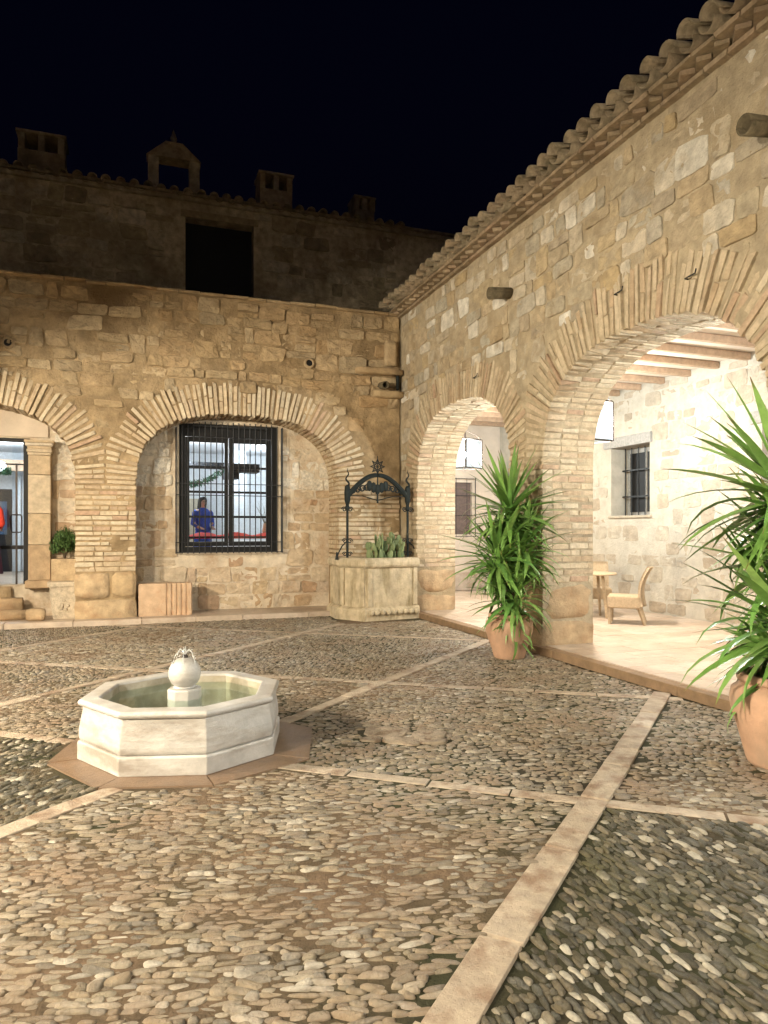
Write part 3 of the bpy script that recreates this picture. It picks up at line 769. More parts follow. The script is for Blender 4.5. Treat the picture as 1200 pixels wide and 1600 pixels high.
# rain spouts: a half tile with a stain stone under it
def spout(parent, u, z, r=.085, L=.46, y=-.34, mat='tile'):
    V, Fc = tile_mesh(r, r*.85, L, 10, .018, up=True); V2, F2 = tile_mesh(r, r*.85, L, 10, .018, up=False)
    mb = MB(); mb.add(V, Fc); mb.add(V2, F2); o = mb.obj('rain_spout', 'spout', parent, smooth=True); o.location = (u, y, z); o.rotation_euler = (.12, 0, 0); return o
spout(AW, -8.78, 4.93, .085); spout(AW, -4.42, 4.92, .085)
for (u, z) in ((-6.35, 4.20), (-5.3, 4.02), (-9.75, 3.98)):
    mb = MB(); mb.tube([(u-.08, -.02, z), (u-.08, -.06, z), (u+.05, -.06, z+.01), (u+.06, -.06, z+.05)], .008, 5); mb.obj('iron_hook', 'iron', AW)

# unseen arcade walls added left and behind the camera, arches shaped to cut the lamplight
LA = thing('arcade_wall', 'unseen plain arcade wall added opposite to shape the lamplight', 'wall', (-4.3, 0, 0), math.pi/2)
arch_wall(LA, -2.3, 13.0, 6.0, T, [Arch(10.75, 1.8, 2.4, 1.38, 2.6), Arch(6.65, 1.95, 2.4, 1.38, 2.6), Arch(2.4, 1.95, 2.4, 1.38, 2.6)], 'mortar_r', .016)
mb = MB(); mb.b2(-2.3, 13.0, T, 5.0, 4.36, 4.46); mb.obj('arcade_ceiling', 'ceiling', LA)
RA = thing('arcade_wall', 'unseen plain arcade wall added behind the camera to cut the lamplight', 'wall', (0, -2.2, 0), math.pi)
arch_wall(RA, -5.0, 4.3, 6.0, T, [Arch(-2.0, 1.755, 2.4, 1.36, 2.5), Arch(2.4, 1.755, 2.4, 1.36, 2.5)], 'mortar_r', .016)
mb = MB(); mb.b2(-9.3, 9.3, T, 4.5, 4.36, 4.46); mb.obj('arcade_ceiling', 'ceiling', RA)

# inside the arcade: stone wall with windows, end wall, ceiling
IW = thing('inner_wall', 'pale limewashed stone wall with small barred windows inside the arcade', 'wall', (9.0, 0, 0), -math.pi/2)
wins = [(-11.69, -10.58, 1.88, 3.24), (-8.12, -6.98, 1.88, 3.24)]
rect_wall(IW, 'wall_core', 'white_mortar', -16.3, 1.0, 0, 4.4, wins, 0, .5)
inw = lambda u, z: any(a-.04 < u < b+.04 and c-.06 < z < d+.26 for a, b, c, d in wins)
stone_field(IW, 'white_stone', -13.6, -4.2, .1, 4.3, inw, (.2, .33), (.2, .5), .03, (-.008, .012), 21, .005, .18)
for a, b, c, d in wins:
    V, Fc = rough_block(b-a+.26, .34, .21, .006, a, 3, .012); mb = MB(); mb.add(V, Fc); o = mb.obj('lintel', 'grey_wood', IW); o.location = ((a+b)/2-.06, .115, d+.1)
    V, Fc = chamfer_box(b-a+.12, .42, .05, .008); mb = MB(); mb.add(V, Fc); o = mb.obj('sill', 'white_stone', IW); o.location = ((a+b)/2, .17, c-.002)
    mb = MB(); mb.b2(a+.02, b-.02, .40, .45, c+.02, d-.01); w_ = mb.obj('window', 'grey_wood', IW)
    mb = MB(); mb.b2(a+.1, (a+b)/2-.04, .385, .405, c+.1, d-.1); mb.b2((a+b)/2+.04, b-.1, .385, .405, c+.1, d-.1); mb.obj('pane', 'dark_wood', w_)
    for k in range(6):
        u = a+.08+(b-a-.16)*k/5; mb = MB(); mb.tube([(u, .28, c+.01), (u, .28, d)], .011, 6); mb.obj('bar', 'iron', w_)
    for zz in (c+.4, c+.92):
        mb = MB(); mb.b2(a, b, .268, .275, zz-.015, zz+.015); mb.obj('bar', 'iron', w_)
EW = thing('end_wall', 'plain beige plastered wall closing the far end of the arcade', 'wall', (5.8, 16.2, 0))
rect_wall(EW, 'wall_core', 'plaster', -.9, 3.2, 0, 4.5, [(1.42, 2.40, 1.52, 2.84)], 0, .3)
sh = MB(); sh.b2(1.42, 2.40, .1, .16, 1.52, 2.84); w_ = sh.obj('window', 'shutter', EW)
for a, b in ((1.46, 1.88), (1.94, 2.36)):
    for c, d in ((1.6, 2.15), (2.22, 2.76)):
        mb = MB(); mb.b2(a+.05, b-.05, .085, .11, c, d); mb.obj('panel', 'shutter', w_)
for u in (1.38, 2.44, 2.2, 1.9, 1.65):
    mb = MB(); mb.tube([(u, -.1, 1.45), (u, -.1, 2.95)], .011 if u in (1.38, 2.44) else .006, 6); mb.obj('bar', 'iron', w_)
for z in (1.47, 2.0, 2.5, 2.93):
    mb = MB(); mb.tube([(1.36, -.1, z), (2.46, -.1, z)], .009, 6); mb.obj('bar', 'iron', w_)
sk_ = MB(); sk_.b2(-.85, 3.15, -.03, .0, .1, .55); sk_.obj('skirting', 'floor_tile', EW)
ce = thing('arcade_ceiling', 'pale boarded ceiling with brown timber beams over the arcade', 'ceiling', (5.8, 0, 4.36)); ce['kind'] = 'structure'
mb = MB(); mb.b2(0, 3.3, -1, 16.3, .0, .06); mb.obj('boards', 'ceiling', ce)
y = .3
while y < 16.1:
    V, Fc = chamfer_box(3.2, .09, .11, .01); mb = MB(); mb.add(V, Fc); o = mb.obj('beam', 'beam', ce); o.location = (1.6, y, -.056); y += .62

# ================================================================== the back wall with two arches
BW = thing('back_wall', 'rough ochre stone wall with low brick arches framing window and doorway', 'wall', (0, 13.1, 0))
TB = .74
b1 = Arch(1.914, 1.853, 2.40, 1.35, 2.6, .56); b2 = Arch(-2.76, 1.853, 2.40, 1.35, 2.6, .56)
BA = [b1, b2]
arch_wall(BW, -7.5, 5.02, 5.86, TB, BA, 'mortar_b', .024)
B = Bricks(BW, 'brick')
arch_bricks(B, b1, TB, -.43, 4.9, rows=2, pmax=.04); arch_bricks(B, b2, TB, -5.1, -.43, rows=2, pmax=.04)
pier_bricks(B, -.907, .061, .9, 2.4, TB); pier_bricks(B, 3.767, 5.0, .9, 2.4, TB, right=False); pier_bricks(B, -5.5, -4.613, .9, 2.4, TB)
base_blocks(BW, -.907, .061, .9, TB, 5, out=.03); base_blocks(BW, 3.767, 4.95, .9, TB, 6); base_blocks(BW, -5.5, -4.613, .9, TB, 7)
B.build()
sk2 = lambda u, z: any(A.inside(u, z, .38) for A in BA) or z < 2.4 or (abs(u+.43) < .5 and z < 3.3) or (u > 4.3 and z < 3.9)
stone_field(BW, 'stone_b', -4.3, 4.98, 2.5, 5.80, sk2, (.18, .34), (.18, .60), .026, (-.008, .05), 9, .016, .14, wob=.12)
x = -7.5
while x < 4.9:                                   # thin flat coping along the top
    e = min(5.0, x+rnd.uniform(.3, .5)); V, Fc = chamfer_box(e-x-.008, .32, .05, .008, .006); mb = MB(); mb.add(V, Fc); o = mb.obj('coping_stone', 'stone_b', BW); o.location = ((x+e)/2, .09+rnd.uniform(-.02, .01), 5.885+rnd.uniform(-.008, .008)); x = e
mb = MB(); mb.box((-1.2, 2.4, 6.2), (12.6, 4.7, .05), Matrix.Rotation(.14, 3, 'X')); mb.obj('roof', 'tile', BW)
for (u, z) in ((-1.93, 4.72), (3.17, 4.79)):      # round vents
    mb = MB(); mb.lathe([(.062, 0), (.095, 0), (.10, .03), (.095, .1), (.062, .1), (.062, 0)], 16); o = mb.obj('vent', 'stone_b', BW, smooth=True); o.location = (u, .03, z); o.rotation_euler = (R(90), 0, 0)
    mb = MB(); mb.lathe([(0, .01), (.066, .01)], 16); o2 = mb.obj('hole', 'dark_wood', BW); o2.location = (u, -.03, z); o2.rotation_euler = (R(90), 0, 0)
# corbel stone and pipes in the corner
for (c, d, s_) in (((4.55, -.10, 4.72), (.95, .24, .12), 1), ((4.72, -.10, 4.28), (.62, .26, .14), 2), ((4.80, -.06, 5.1), (.24, .16, .5), 3)):
    V, Fc = rough_block(*d, .014, s_*3.1, 3, .02); mb = MB(); mb.add(V, Fc); o = mb.obj('corbel', 'stone_b', BW, smooth=True); o.location = c
spout(BW, 4.62, 4.43, .075, .4, -.3)
mb = MB(); mb.tube([(4.93, -.12, 4.72), (4.93, -.13, 4.5), (4.92, -.16, 4.38)], .035, 8); mb.obj('drain_pipe', 'iron_green', BW)

# recessed infill behind the arches, with window and doorway
RW = thing('recess_wall', 'weathered infill masonry set back inside the arches', 'wall', (0, 13.84, 0))
WX0, WX1, WZ0, WZ1 = .84, 2.72, 1.2, 3.66
DX0, DX1, DZ0, DZ1 = -4.0, -1.70, .66, 3.24
rect_wall(RW, 'wall_core', 'recess_mortar', -7, 5, 0, 4.6, [(WX0, WX1, WZ0, WZ1), (DX0, DX1, DZ0, DZ1)], 0, .4)
skr = lambda u, z: WX0-.02 < u < WX1+.02 and WZ0-.02 < z < WZ1+.05 or u < -1.33
stone_field(RW, 'recess', .0, 3.85, .1, 3.75, lambda u, z: skr(u, z), (.16, .36), (.16, .56), .022, (-.004, .035), 33, .012, .08, wob=.05)
stone_field(RW, 'recess', -1.33, -.86, .1, 3.5, lambda u, z: False, (.2, .42), (.22, .5), .018, (.0, .02), 35, .007, .03)
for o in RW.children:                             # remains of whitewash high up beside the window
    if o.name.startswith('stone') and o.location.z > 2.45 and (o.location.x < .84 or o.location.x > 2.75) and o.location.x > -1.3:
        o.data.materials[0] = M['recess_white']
# doorway pilasters and plastered head
for (pa, pb) in ((-1.70, -1.345), (-4.36, -4.0)):
    z = .74
    for h in (.62, .55, .68, .34):
        V, Fc = chamfer_box(pb-pa, .3, h-.006, .008, .002); mb = MB(); mb.add(V, Fc); o = mb.obj('pilaster_block', 'recess', RW); o.location = ((pa+pb)/2, -.06, z+h/2); z += h
    for k, (ww, hh) in enumerate(((.02, .05), (.05, .06), (.03, .05), (.09, .055), (.12, .05))):
        V, Fc = chamfer_box(pb-pa+ww, .3+ww, hh-.002, .01); mb = MB(); mb.add(V, Fc); o = mb.obj('capital', 'recess', RW); o.location = ((pa+pb)/2, -.06, z+hh/2); z += hh
    V, Fc = chamfer_box(pb-pa+.1, .4, .14, .015); mb = MB(); mb.add(V, Fc); o = mb.obj('pilaster_base', 'recess', RW); o.location = ((pa+pb)/2, -.06, .67)
mb = MB(); mb.b2(-4.3, -1.40, -.05, .0, 3.262, 3.74); mb.obj('lintel', 'plaster', RW)
# window: reveal frame, two casements, panes, grille
WN = link('window', None, None, RW)
mb = MB()
mb.b2(WX0, WX0+.12, .1, .2, WZ0, WZ1); mb.b2(WX1-.12, WX1, .1, .2, WZ0, WZ1); mb.b2(WX0+.12, WX1-.12, .1, .2, WZ1-.24, WZ1); mb.b2(WX0+.12, WX1-.12, .1, .2, WZ0, WZ0+.1); mb.obj('frame', 'dark_wood', WN)
xm = (WX0+WX1)/2
for (a, b) in ((WX0+.125, xm-.005), (xm+.005, WX1-.125)):
    mb = MB(); mb.b2(a, a+.075, .12, .17, WZ0+.11, WZ1-.25); mb.b2(b-.075, b, .12, .17, WZ0+.11, WZ1-.25); mb.b2(a+.075, b-.075, .12, .17, WZ0+.11, WZ0+.2); mb.b2(a+.075, b-.075, .12, .17, WZ1-.34, WZ1-.25)
    for k in range(1, 4):
        z = WZ0+.2+(WZ1-.34-WZ0-.2)*k/4; mb.b2(a+.075, b-.075, .125, .165, z-.022, z+.022)
    mb.obj('casement', 'dark_wood', WN)
    for k in range(4):
        zs = WZ0+.2+(WZ1-.34-WZ0-.2)*k/4; ze = WZ0+.2+(WZ1-.34-WZ0-.2)*(k+1)/4
        mb = MB(); mb.b2(a+.07, b-.07, .143, .149, zs+.02, ze-.02); mb.obj('pane', 'glass', WN)
GX0, GX1, GZ0, GZ1, GY = WX0-.06, WX1+.06, WZ0-.02, WZ1+.01, -.17
for k in range(20):
    u = GX0+(GX1-GX0)*k/19; mb = MB(); top_z = min(GZ1, b1.z(u)-.05)
    mb.tube([(u, GY, GZ0), (u, GY, top_z)], .011, 6); mb.obj('bar', 'iron', WN)
for sx in (GX0, GX1):
    for yy in (-.11, -.055):
        mb = MB(); mb.tube([(sx, yy, GZ0), (sx, yy, min(GZ1, b1.z(sx)-.05))], .011, 6); mb.obj('bar', 'iron', WN)
for z in (GZ0+.02, GZ0+.21, GZ0+1.1, GZ0+1.32, GZ1-.08):
    mb = MB(); x0_, x1_ = (GX0, GX1) if z < GZ1-.2 else (GX0+.3, GX1-.3)
    mb.b2(x0_, x1_, GY-.014, GY+.014, z-.007, z+.007)
    for sx in (x0_, x1_): mb.b2(sx-.008, sx+.008, GY+.014, .02, z-.007, z+.007)
    mb.obj('bar', 'iron', WN)
# glass door
GD = thing('glass_door', 'dark framed glass double door with rounded pull handles', 'door', (0, 13.95, DZ0))
H_ = DZ1-DZ0
mb = MB(); mb.b2(DX1-.11, DX1, -.04, .06, 0, H_); mb.b2(DX0, DX0+.11, -.04, .06, 0, H_); mb.b2(DX0+.11, DX1-.11, -.04, .06, H_-.06, H_); mb.b2(DX0+.11, DX1-.11, -.03, .05, H_*.82, H_*.82+.02); mb.obj('frame', 'dark_wood', GD)
for (a, b) in ((DX0+.115, -2.93), (-2.915, -1.86-.0), (-1.99, DX1-.115)):
    mb = MB(); mb.b2(a, b, 0, .008, .01, H_-.07); lf_ = mb.obj('leaf_pane', 'glass', GD)
mb = MB(); mb.b2(DX0+.115, DX1-.115, -.01, .02, .62, .69); mb.obj('rail', 'dark_wood', GD)
mb = MB(); mb.b2(-1.94, -1.91, -.012, .022, .0, H_*.82); mb.obj('mullion', 'metal_dark', GD)
mb = MB(); hx = -1.925
mb.tube([(hx-.09, -.05, .95), (hx-.09, -.05, 1.2), (hx-.07, -.05, 1.23), (hx+.07, -.05, 1.23), (hx+.09, -.05, 1.2), (hx+.09, -.05, .95), (hx+.07, -.05, .92), (hx-.07, -.05, .92), (hx-.09, -.05, .95)], .012, 8); mb.obj('handle', 'metal_dark', GD)
# steps in front of the door
ST = thing('door_steps', 'worn stone steps rising to the glass door', 'steps', (0, 13.2, .08))
for i, (ya, yb, za, zb) in enumerate(((.0, .22, 0, .19), (.2, .42, 0, .38), (.40, 1.1, 0, .57))):
    V, Fc = rough_block(2.9-.2*i, yb-ya, zb-za, .012, i*2.2, 3, .03); mb = MB(); mb.add(V, Fc); o = mb.obj('step', 'block', ST, smooth=True); o.location = (-3.02-.1*i, (ya+yb)/2+.1, (za+zb)/2)
V, Fc = rough_block(.3, .2, .2, .03, 4.4, 3, .03); mb = MB(); mb.add(V, Fc); o = mb.obj('stone_block', 'block', thing('guard_stone', 'small rounded stone at the foot of the door steps', 'stone', (-1.52, 13.12, .08)), smooth=True); o.location = (0, 0, .12)

# rooms behind: hall and dining room
HR = thing('hall_room', 'white hall with tall pale curtains seen through the glass door', 'room', (0, 14.26, .62)); HR['kind'] = 'structure'
def room(root, x0, x1, y0, y1, z0, z1, wm_, fm):
    mb = MB(); mb.b2(x0, x1, y1, y1+.1, z0, z1); mb.b2(x0-.1, x0, y0, y1, z0, z1); mb.b2(x1, x1+.1, y0, y1, z0, z1); mb.obj('room_wall', wm_, root)
    mb = MB(); mb.b2(x0, x1, y0, y1, z0-.05, z0); mb.obj('room_floor', fm, root)
    mb = MB(); mb.b2(x0, x1, y0, y1, z1, z1+.05); mb.obj('room_ceiling', wm_, root)
room(HR, -5.4, -.9, 0, 5.0, 0, 2.9, 'white_wall', 'floor_tile')
for x in (-2.55, -2.43, -2.31, -2.19):
    mb = MB(); mb.tube([(x, 4.6, .02), (x, 4.6, 2.3)], .05, 10); mb.obj('curtain_fold', 'white_wall', HR)
mb = MB(); mb.b2(-3.4, -2.75, 4.9, 4.98, 0, 2.0); mb.obj('door_panel', 'dark_wood', HR)
mb = MB(); mb.b2(-3.25, -2.85, 4.88, 4.9, .9, 1.7); mb.obj('screen', plain_mat('blue_picture', (.02, .06, .12), .4), HR)
mb = MB(); mb.b2(-5.4, -.9, 3.6, 3.75, 2.35, 2.6); mb.obj('beam', 'beam', HR)
lamp('hall_lamp', (-2.6, 16.6, 3.2), 200, (.92, .97, 1), .15)
# dining room
DR = thing('dining_room', 'white dining room with arches seen behind the barred window', 'room', (0, 14.26, .62)); DR['kind'] = 'structure'
room(DR, -.6, 5.6, 0, 6.5, 0, 3.2, 'white_wall', 'floor_tile')
mb = MB(); mb.b2(-.6, 2.2, 3.3, 3.42, 2.5, 2.66); mb.obj('beam', 'dark_wood', DR)
mb = MB(); mb.b2(2.1, 2.95, 3.0, 3.5, 2.42, 2.62); mb.b2(2.1, 2.45, 3.05, 3.45, 2.25, 2.419); mb.obj('bracket', 'dark_wood', DR)
mb = MB(); mb.b2(2.55, 2.95, 5.2, 5.6, 0, 3.2); mb.obj('pillar', 'white_wall', DR)
mb = MB(); mb.b2(-.6, 2.0, 6.3, 6.45, .0, 1.9); mb.obj('panelling', plain_mat('cream_panel', (.55, .48, .36), .8), DR)
lamp('dining_lamp', (1.2, 17.3, 3.45), 260, (.9, .96, 1), .15)
lamp('dining_lamp', (3.6, 18.6, 3.45), 170, (.9, .96, 1), .15)

# ================================================================== upper building behind
UB = thing('upper_building', 'dark upper storey of old stone with tiled eave against night sky', 'building', (0, 17.5, 0))
rect_wall(UB, 'wall', 'dark_stone', -9, 9.5, 5.5, 9.62, [(1.21, 2.84, 7.2, 9.14)], 0, .5)
inu = lambda u, z: 1.15 < u < 2.9 and 7.1 < z < 9.3
stone_field(UB, 'dark_stone', -4.2, 6.6, 7.0, 9.45, inu, (.25, .42), (.3, .75), .04, (.0, .055), 55, .018, .12, wob=.1)
mb = MB(); mb.b2(1.21, 2.84, .35, .4, 7.2, 9.14); w_ = mb.obj('window', 'dark_wood', UB)
mb = MB(); mb.b2(1.1, 2.95, -.03, .3, 9.142, 9.3); mb.obj('lintel', 'dark_stone', UB)
mb = MB(); mb.b2(-9, 9.5, -.1, .3, 9.5, 9.6); mb.obj('cornice', 'dark_stone', UB)
mb = MB(); mb.box((0, 2.6, 10.2), (18.5, 5.6, .06), Matrix.Rotation(.2, 3, 'X')); mb.obj('roof', 'tile', UB)
eave(UB, -4.6, 6.8, 9.62, -.26, .30, .2, seed=9, r=.11)
def chimney(label, x, y, w, d, z0, z1, style):
    c = thing('chimney', label, 'chimney', (x, y, z0), 0, 'chimneys on the dark roof')
    h = z1-z0
    mb = MB(); mb.b2(-w/2, w/2, -d/2, d/2, 0, h*.62); mb.obj('shaft', 'dark_stone', c)
    if style == 'legs':
        for sx in (-1, 0, 1):
            mb = MB(); mb.b2(sx*w*.42-.07, sx*w*.42+.07, -d/2, d/2, h*.62, h*.95); mb.obj('leg', 'dark_stone', c)
        mb = MB(); mb.b2(-w/2-.04, w/2+.04, -d/2-.04, d/2+.04, h*.95, h); mb.obj('cap', 'dark_stone', c)
    return c
chimney('square chimney with open vents at the far left of the dark roof', -2.0, 18.6, 1.0, .7, 9.8, 10.95, 'legs')
chimney('lower vented chimney right of the bell gable', 3.55, 18.6, .85, .7, 9.8, 10.95, 'legs')
chimney('faint vented chimney nearest the tiled arcade roof', 6.0, 18.6, .55, .6, 9.8, 10.75, 'legs')
BG = thing('bell_gable', 'dark stone bell gable with open bay and small pinnacle', 'bell gable', (1.0, 18.6, 9.8))
mb = MB()
mb.b2(-.62, -.37, -.2, .2, 0, 1.15); mb.b2(.37, .62, -.2, .2, 0, 1.15); mb.obj('pier', 'dark_stone', BG)
mb = MB(); mb.add([(-.66, -.22, 1.15), (.66, -.22, 1.15), (.2, -.22, 1.55), (-.2, -.22, 1.55), (-.66, .22, 1.15), (.66, .22, 1.15), (.2, .22, 1.55), (-.2, .22, 1.55)], [(0, 1, 2, 3), (7, 6, 5, 4), (0, 4, 5, 1), (1, 5, 6, 2), (2, 6, 7, 3), (3, 7, 4, 0)]); mb.obj('pediment', 'dark_stone', BG)
mb = MB(); mb.lathe([(.1, 1.55), (.05, 1.65), (.09, 1.72), (.02, 1.95), (0, 2.0)], 10); mb.obj('pinnacle', 'dark_stone', BG)

# ================================================================== OBJECTS
# ---- fountain
FT = thing('fountain', 'octagonal white marble fountain basin with ball spout in the cobbled court', 'fountain', (FC.x, FC.y, .012), FROT)
def octring(mb, prof, closed=False):
    """prof: (radius, z); flat-sided ring mesh"""
    n = 8; vs = []; fs = []
    for r, z in prof:
        for k in range(n):
            q = k*math.pi/4; vs.append((r*math.cos(q), r*math.sin(q), z))
    m = len(prof)
    for i in range(m if closed else m-1):
        for k in range(n):
            a, b = i*n+k, i*n+(k+1) % n; j = (i+1) % m
            fs.append((a, b, j*n+(k+1) % n, j*n+k))
    mb.add(vs, fs)
mb = MB(); octring(mb, [(.60, .0), (.735, .0), (.735, .118), (.728, .128), (.70, .131), (.60, .131)], True); mb.obj('plinth', 'marble', FT)
mb = MB(); prof = [(.63, .1315), (.716, .1315), (.724, .15), (.726, .18), (.722, .23), (.712, .28), (.702, .33), (.698, .362), (.600, .362), (.585, .10), (.585, .0)]; octring(mb, prof); mb.obj('basin', 'marble', FT)
mb = MB(); prof = [(.585, .364), (.70, .364), (.722, .372), (.733, .388), (.731, .404), (.716, .416), (.60, .418), (.585, .408)]; octring(mb, prof, True); mb.obj('rim', 'marble', FT)
mb = MB(); mb.add([(.6*math.cos(k*math.pi/4), .6*math.sin(k*math.pi/4), .03) for k in range(8)], [tuple(range(8))]); octring(mb, [(.584, .03), (.584, .40)]); mb.obj('lining', 'basin', FT)
mb = MB(); mb.add([(.583*math.cos(k*math.pi/4), .583*math.sin(k*math.pi/4), .352) for k in range(8)], [tuple(range(8))]); mb.obj('water', 'water', FT)
mb = MB(); octring(mb, [(.0, .03), (.125, .03), (.125, .418), (.118, .426), (.0, .426)]); mb.obj('pedestal', 'marble', FT)
mb = MB(); mb.sphere((0, 0, .535), .118, 28, 16); mb.lathe([(.07, .425), (.085, .432), (.06, .445)], 20); bl = mb.obj('ball', 'marble', FT, smooth=True)
mb = MB(); mb.lathe([(.03, .645), (.022, .665), (.014, .672), (.0, .672)], 12); mb.obj('nozzle', 'metal_dark', bl)
rs0 = random.Random(5)
for k in range(6):
    q = k*2*math.pi/6+.2; rr = .085+.02*(k % 2); pk = .035+.012*((k*5) % 3); pts = []
    for i in range(14):
        t = i/13; pts.append((rr*t*math.cos(q), rr*t*math.sin(q), .665 + 4*pk*t*(1-t*.95) - .13*t**4))
    mb = MB(); mb.tube(pts, [.0042+.002*math.sin(i*2.1+k)-.002*i/13 for i in range(14)], 7)
    for i in range(9):
        b_ = pts[rs0.randrange(5, 14)]; mb.sphere((b_[0]*rs0.uniform(.95, 1.35), b_[1]*rs0.uniform(.95, 1.35), b_[2]+rs0.uniform(-.06, .012)), rs0.uniform(.0025, .005), 6, 4)
    mb.obj('water_jet', 'jet', FT, smooth=True)

for o in FT.children:
    if o.name.split('.')[0] in ('plinth', 'basin', 'rim', 'pedestal'):
        bv = o.modifiers.new('bevel', 'BEVEL'); bv.width = .006; bv.segments = 2; bv.limit_method = 'ANGLE'; bv.angle_limit = R(18)
# ---- well with wrought-iron arch
WL = thing('well', 'weathered stone well head in the corner under a wrought iron arch', 'well', (0, 0, 0))
PO = [(4.96, 12.02), (3.92, 11.88), (3.60, 12.40), (3.60, 13.02), (4.96, 13.02)]
wc = Vector((4.3, 12.5))
def polyring(mb, levels, poly, cap=True):
    vs = []; fs = []; n = len(poly)
    for off, z in levels:
        for (x, y) in poly:
            d = Vector((x, y))-wc; d2 = d + d.normalized()*off
            vs.append((min(4.985, wc.x+d2.x), wc.y+d2.y, z))
    for i in range(len(levels)-1):
        for k in range(n): a, b = i*n+k, i*n+(k+1) % n; fs.append((a, b, b+n, a+n))
    if cap: fs.append(tuple(range(len(vs)-n, len(vs))))
    mb.add(vs, fs)
mb = MB(); polyring(mb, [(.10, 0), (.11, .10), (.08, .20), (.03, .235)], PO); mb.obj('plinth', 'well', WL)
mb = MB(); polyring(mb, [(.0, .235), (.0, .94)], PO); mb.obj('drum', 'well', WL)
# raised panel borders
for (a, b) in ((0, 1), (1, 2), (2, 3)):
    A_, B_ = Vector(PO[a]), Vector(PO[b]); t = (B_-A_).normalized(); L = (B_-A_).length; o_ = Vector((-t.y, t.x));
    if o_.dot((A_+B_)/2-wc) < 0: o_ = -o_
    for s0, s1, z0, z1 in ((.02, .10, .26, .93), (L-.10, L-.02, .26, .93)):
        mb = MB(); c = A_+t*((s0+s1)/2)+o_*.008; mb.box((c.x, c.y, (z0+z1)/2), (s1-s0, .05, z1-z0), Matrix.Rotation(math.atan2(t.y, t.x), 3, 'Z')); mb.obj('panel_edge', 'well', WL)
for k in range(9):
    A_, B_ = Vector(PO[0]), Vector(PO[1]); p = A_.lerp(B_, (k+.5)/9); mb = MB(); mb.sphere((0, 0, 0), .06, 8, 6, (1, .5, .8)); o = mb.obj('leaf_carving', 'well', WL, smooth=True); o.location = (p.x, p.y-.115, .15)
mb = MB(); polyring(mb, [(-.02, .94), (.05, .95), (.085, .99), (.09, 1.04), (.07, 1.09), (.02, 1.115), (-.2, 1.115), (-.22, 1.02)], PO); mb.obj('rim', 'well', WL)
IR = link('iron_arch', None, None, WL)
PY = 12.36; PXL, PXR = 3.715, 4.90; ZR = 1.1
def scroll(cx, cz, r, sg, y=PY, turns=1.3, n=14, up=1):
    return [(cx + sg*(r*(1-i/n*.75))*math.cos(2*math.pi*turns*i/n), y, cz + up*(r*(1-i/n*.75))*math.sin(2*math.pi*turns*i/n)) for i in range(n+1)]
for px in (PXL, PXR):
    sg = 1 if px < 4.3 else -1
    mb = MB(); mb.tube([(px, PY, ZR-.02), (px, PY, 2.42)], .024, 8); mb.obj('post', 'iron_green', IR)
    mb = MB(); pts = [(px + .035*math.sin(t*9)*(1-t*.4), PY, 2.42+.27*t) for t in [i/14 for i in range(15)]]; mb.tube(pts, [.022-.012*i/14 for i in range(15)], 6); mb.tube([(px, PY, 2.69), (px, PY, 2.76)], [.009, .002], 6); mb.obj('finial', 'iron_green', IR)
    mb = MB(); mb.lathe([(.02, 1.98), (.05, 2.0), (.045, 2.04), (.03, 2.08), (.055, 2.16), (.06, 2.3), (.05, 2.42), (.02, 2.45)], 8, (px, PY, 0)); mb.obj('collar', 'iron_green', IR)
    for s2 in (-1, 1):
        mb = MB(); mb.tube(scroll(px+s2*.06, 2.0, .05, s2), .011, 5); mb.tube(scroll(px+s2*.05, 1.42, .05, s2), .01, 5); mb.tube(scroll(px+s2*.05, 1.18, .045, s2), .01, 5); mb.obj('scroll', 'iron_green', IR)
    mb = MB(); mb.tube([(px, PY, 1.42), (px-sg*.1, PY, 1.33), (px-sg*.17, PY, 1.2), (px-sg*.2, PY, 1.1)], .012, 6); mb.tube([(px-sg*.2, PY, 1.08), (px-sg*.2, PY, 1.22)], [.035, .012], 6); mb.obj('brace', 'iron_green', IR)
    # curved, thick half of the arch
    mb = MB(); pts = []; 
    for i in range(13):
        t = i/12; pts.append((px + (4.3-px)*t*.97, PY, 2.24 + .40*math.sin(t*math.pi/2)))
    mb.tube(pts, [.052-.012*t_/12 for t_ in range(13)], 8); mb.obj('arch_beam', 'iron_green', IR)
    mb = MB(); mb.tube([(px, PY, 2.25), ((px+4.3)/2, PY, 2.25), (4.3, PY, 2.17)], .01, 5)
    for q in (.2, .35, .5, .65, .8): mb.tube(scroll(px+(4.3-px)*q, 2.31+.14*q, .06+.02*q, sg), .014, 5)
    mb.obj('scrollwork', 'iron_green', IR)
mb = MB(); mb.tube([(4.3, PY, 2.12), (4.3, PY, 3.0)], [.018]*1+[.006], 6)
for k in range(8):
    q = k*math.pi/4; a = (4.3+.15*math.cos(q), PY, 2.80+.15*math.sin(q)); b = (4.3+.07*math.cos(q+math.pi/8), PY, 2.80+.07*math.sin(q+math.pi/8)); c = (4.3+.07*math.cos(q-math.pi/8), PY, 2.80+.07*math.sin(q-math.pi/8))
    mb.tube([b, a, c], .011, 5)
    mb.tube([(4.3, PY, 2.80), a], .005, 4)
mb.tube([(4.3+.06*math.cos(k*.5236), PY, 2.8+.06*math.sin(k*.5236)) for k in range(13)], .01, 5); mb.obj('star', 'iron_green', IR)
for q in range(5):
    mb = MB(); mb.sphere((4.3+(-.16+.08*q), PY, 2.38+.03*abs(q-2)), .085, 7, 5, (.7, .3, 1.2)); mb.obj('iron_leaf', 'iron_green', IR, smooth=True)

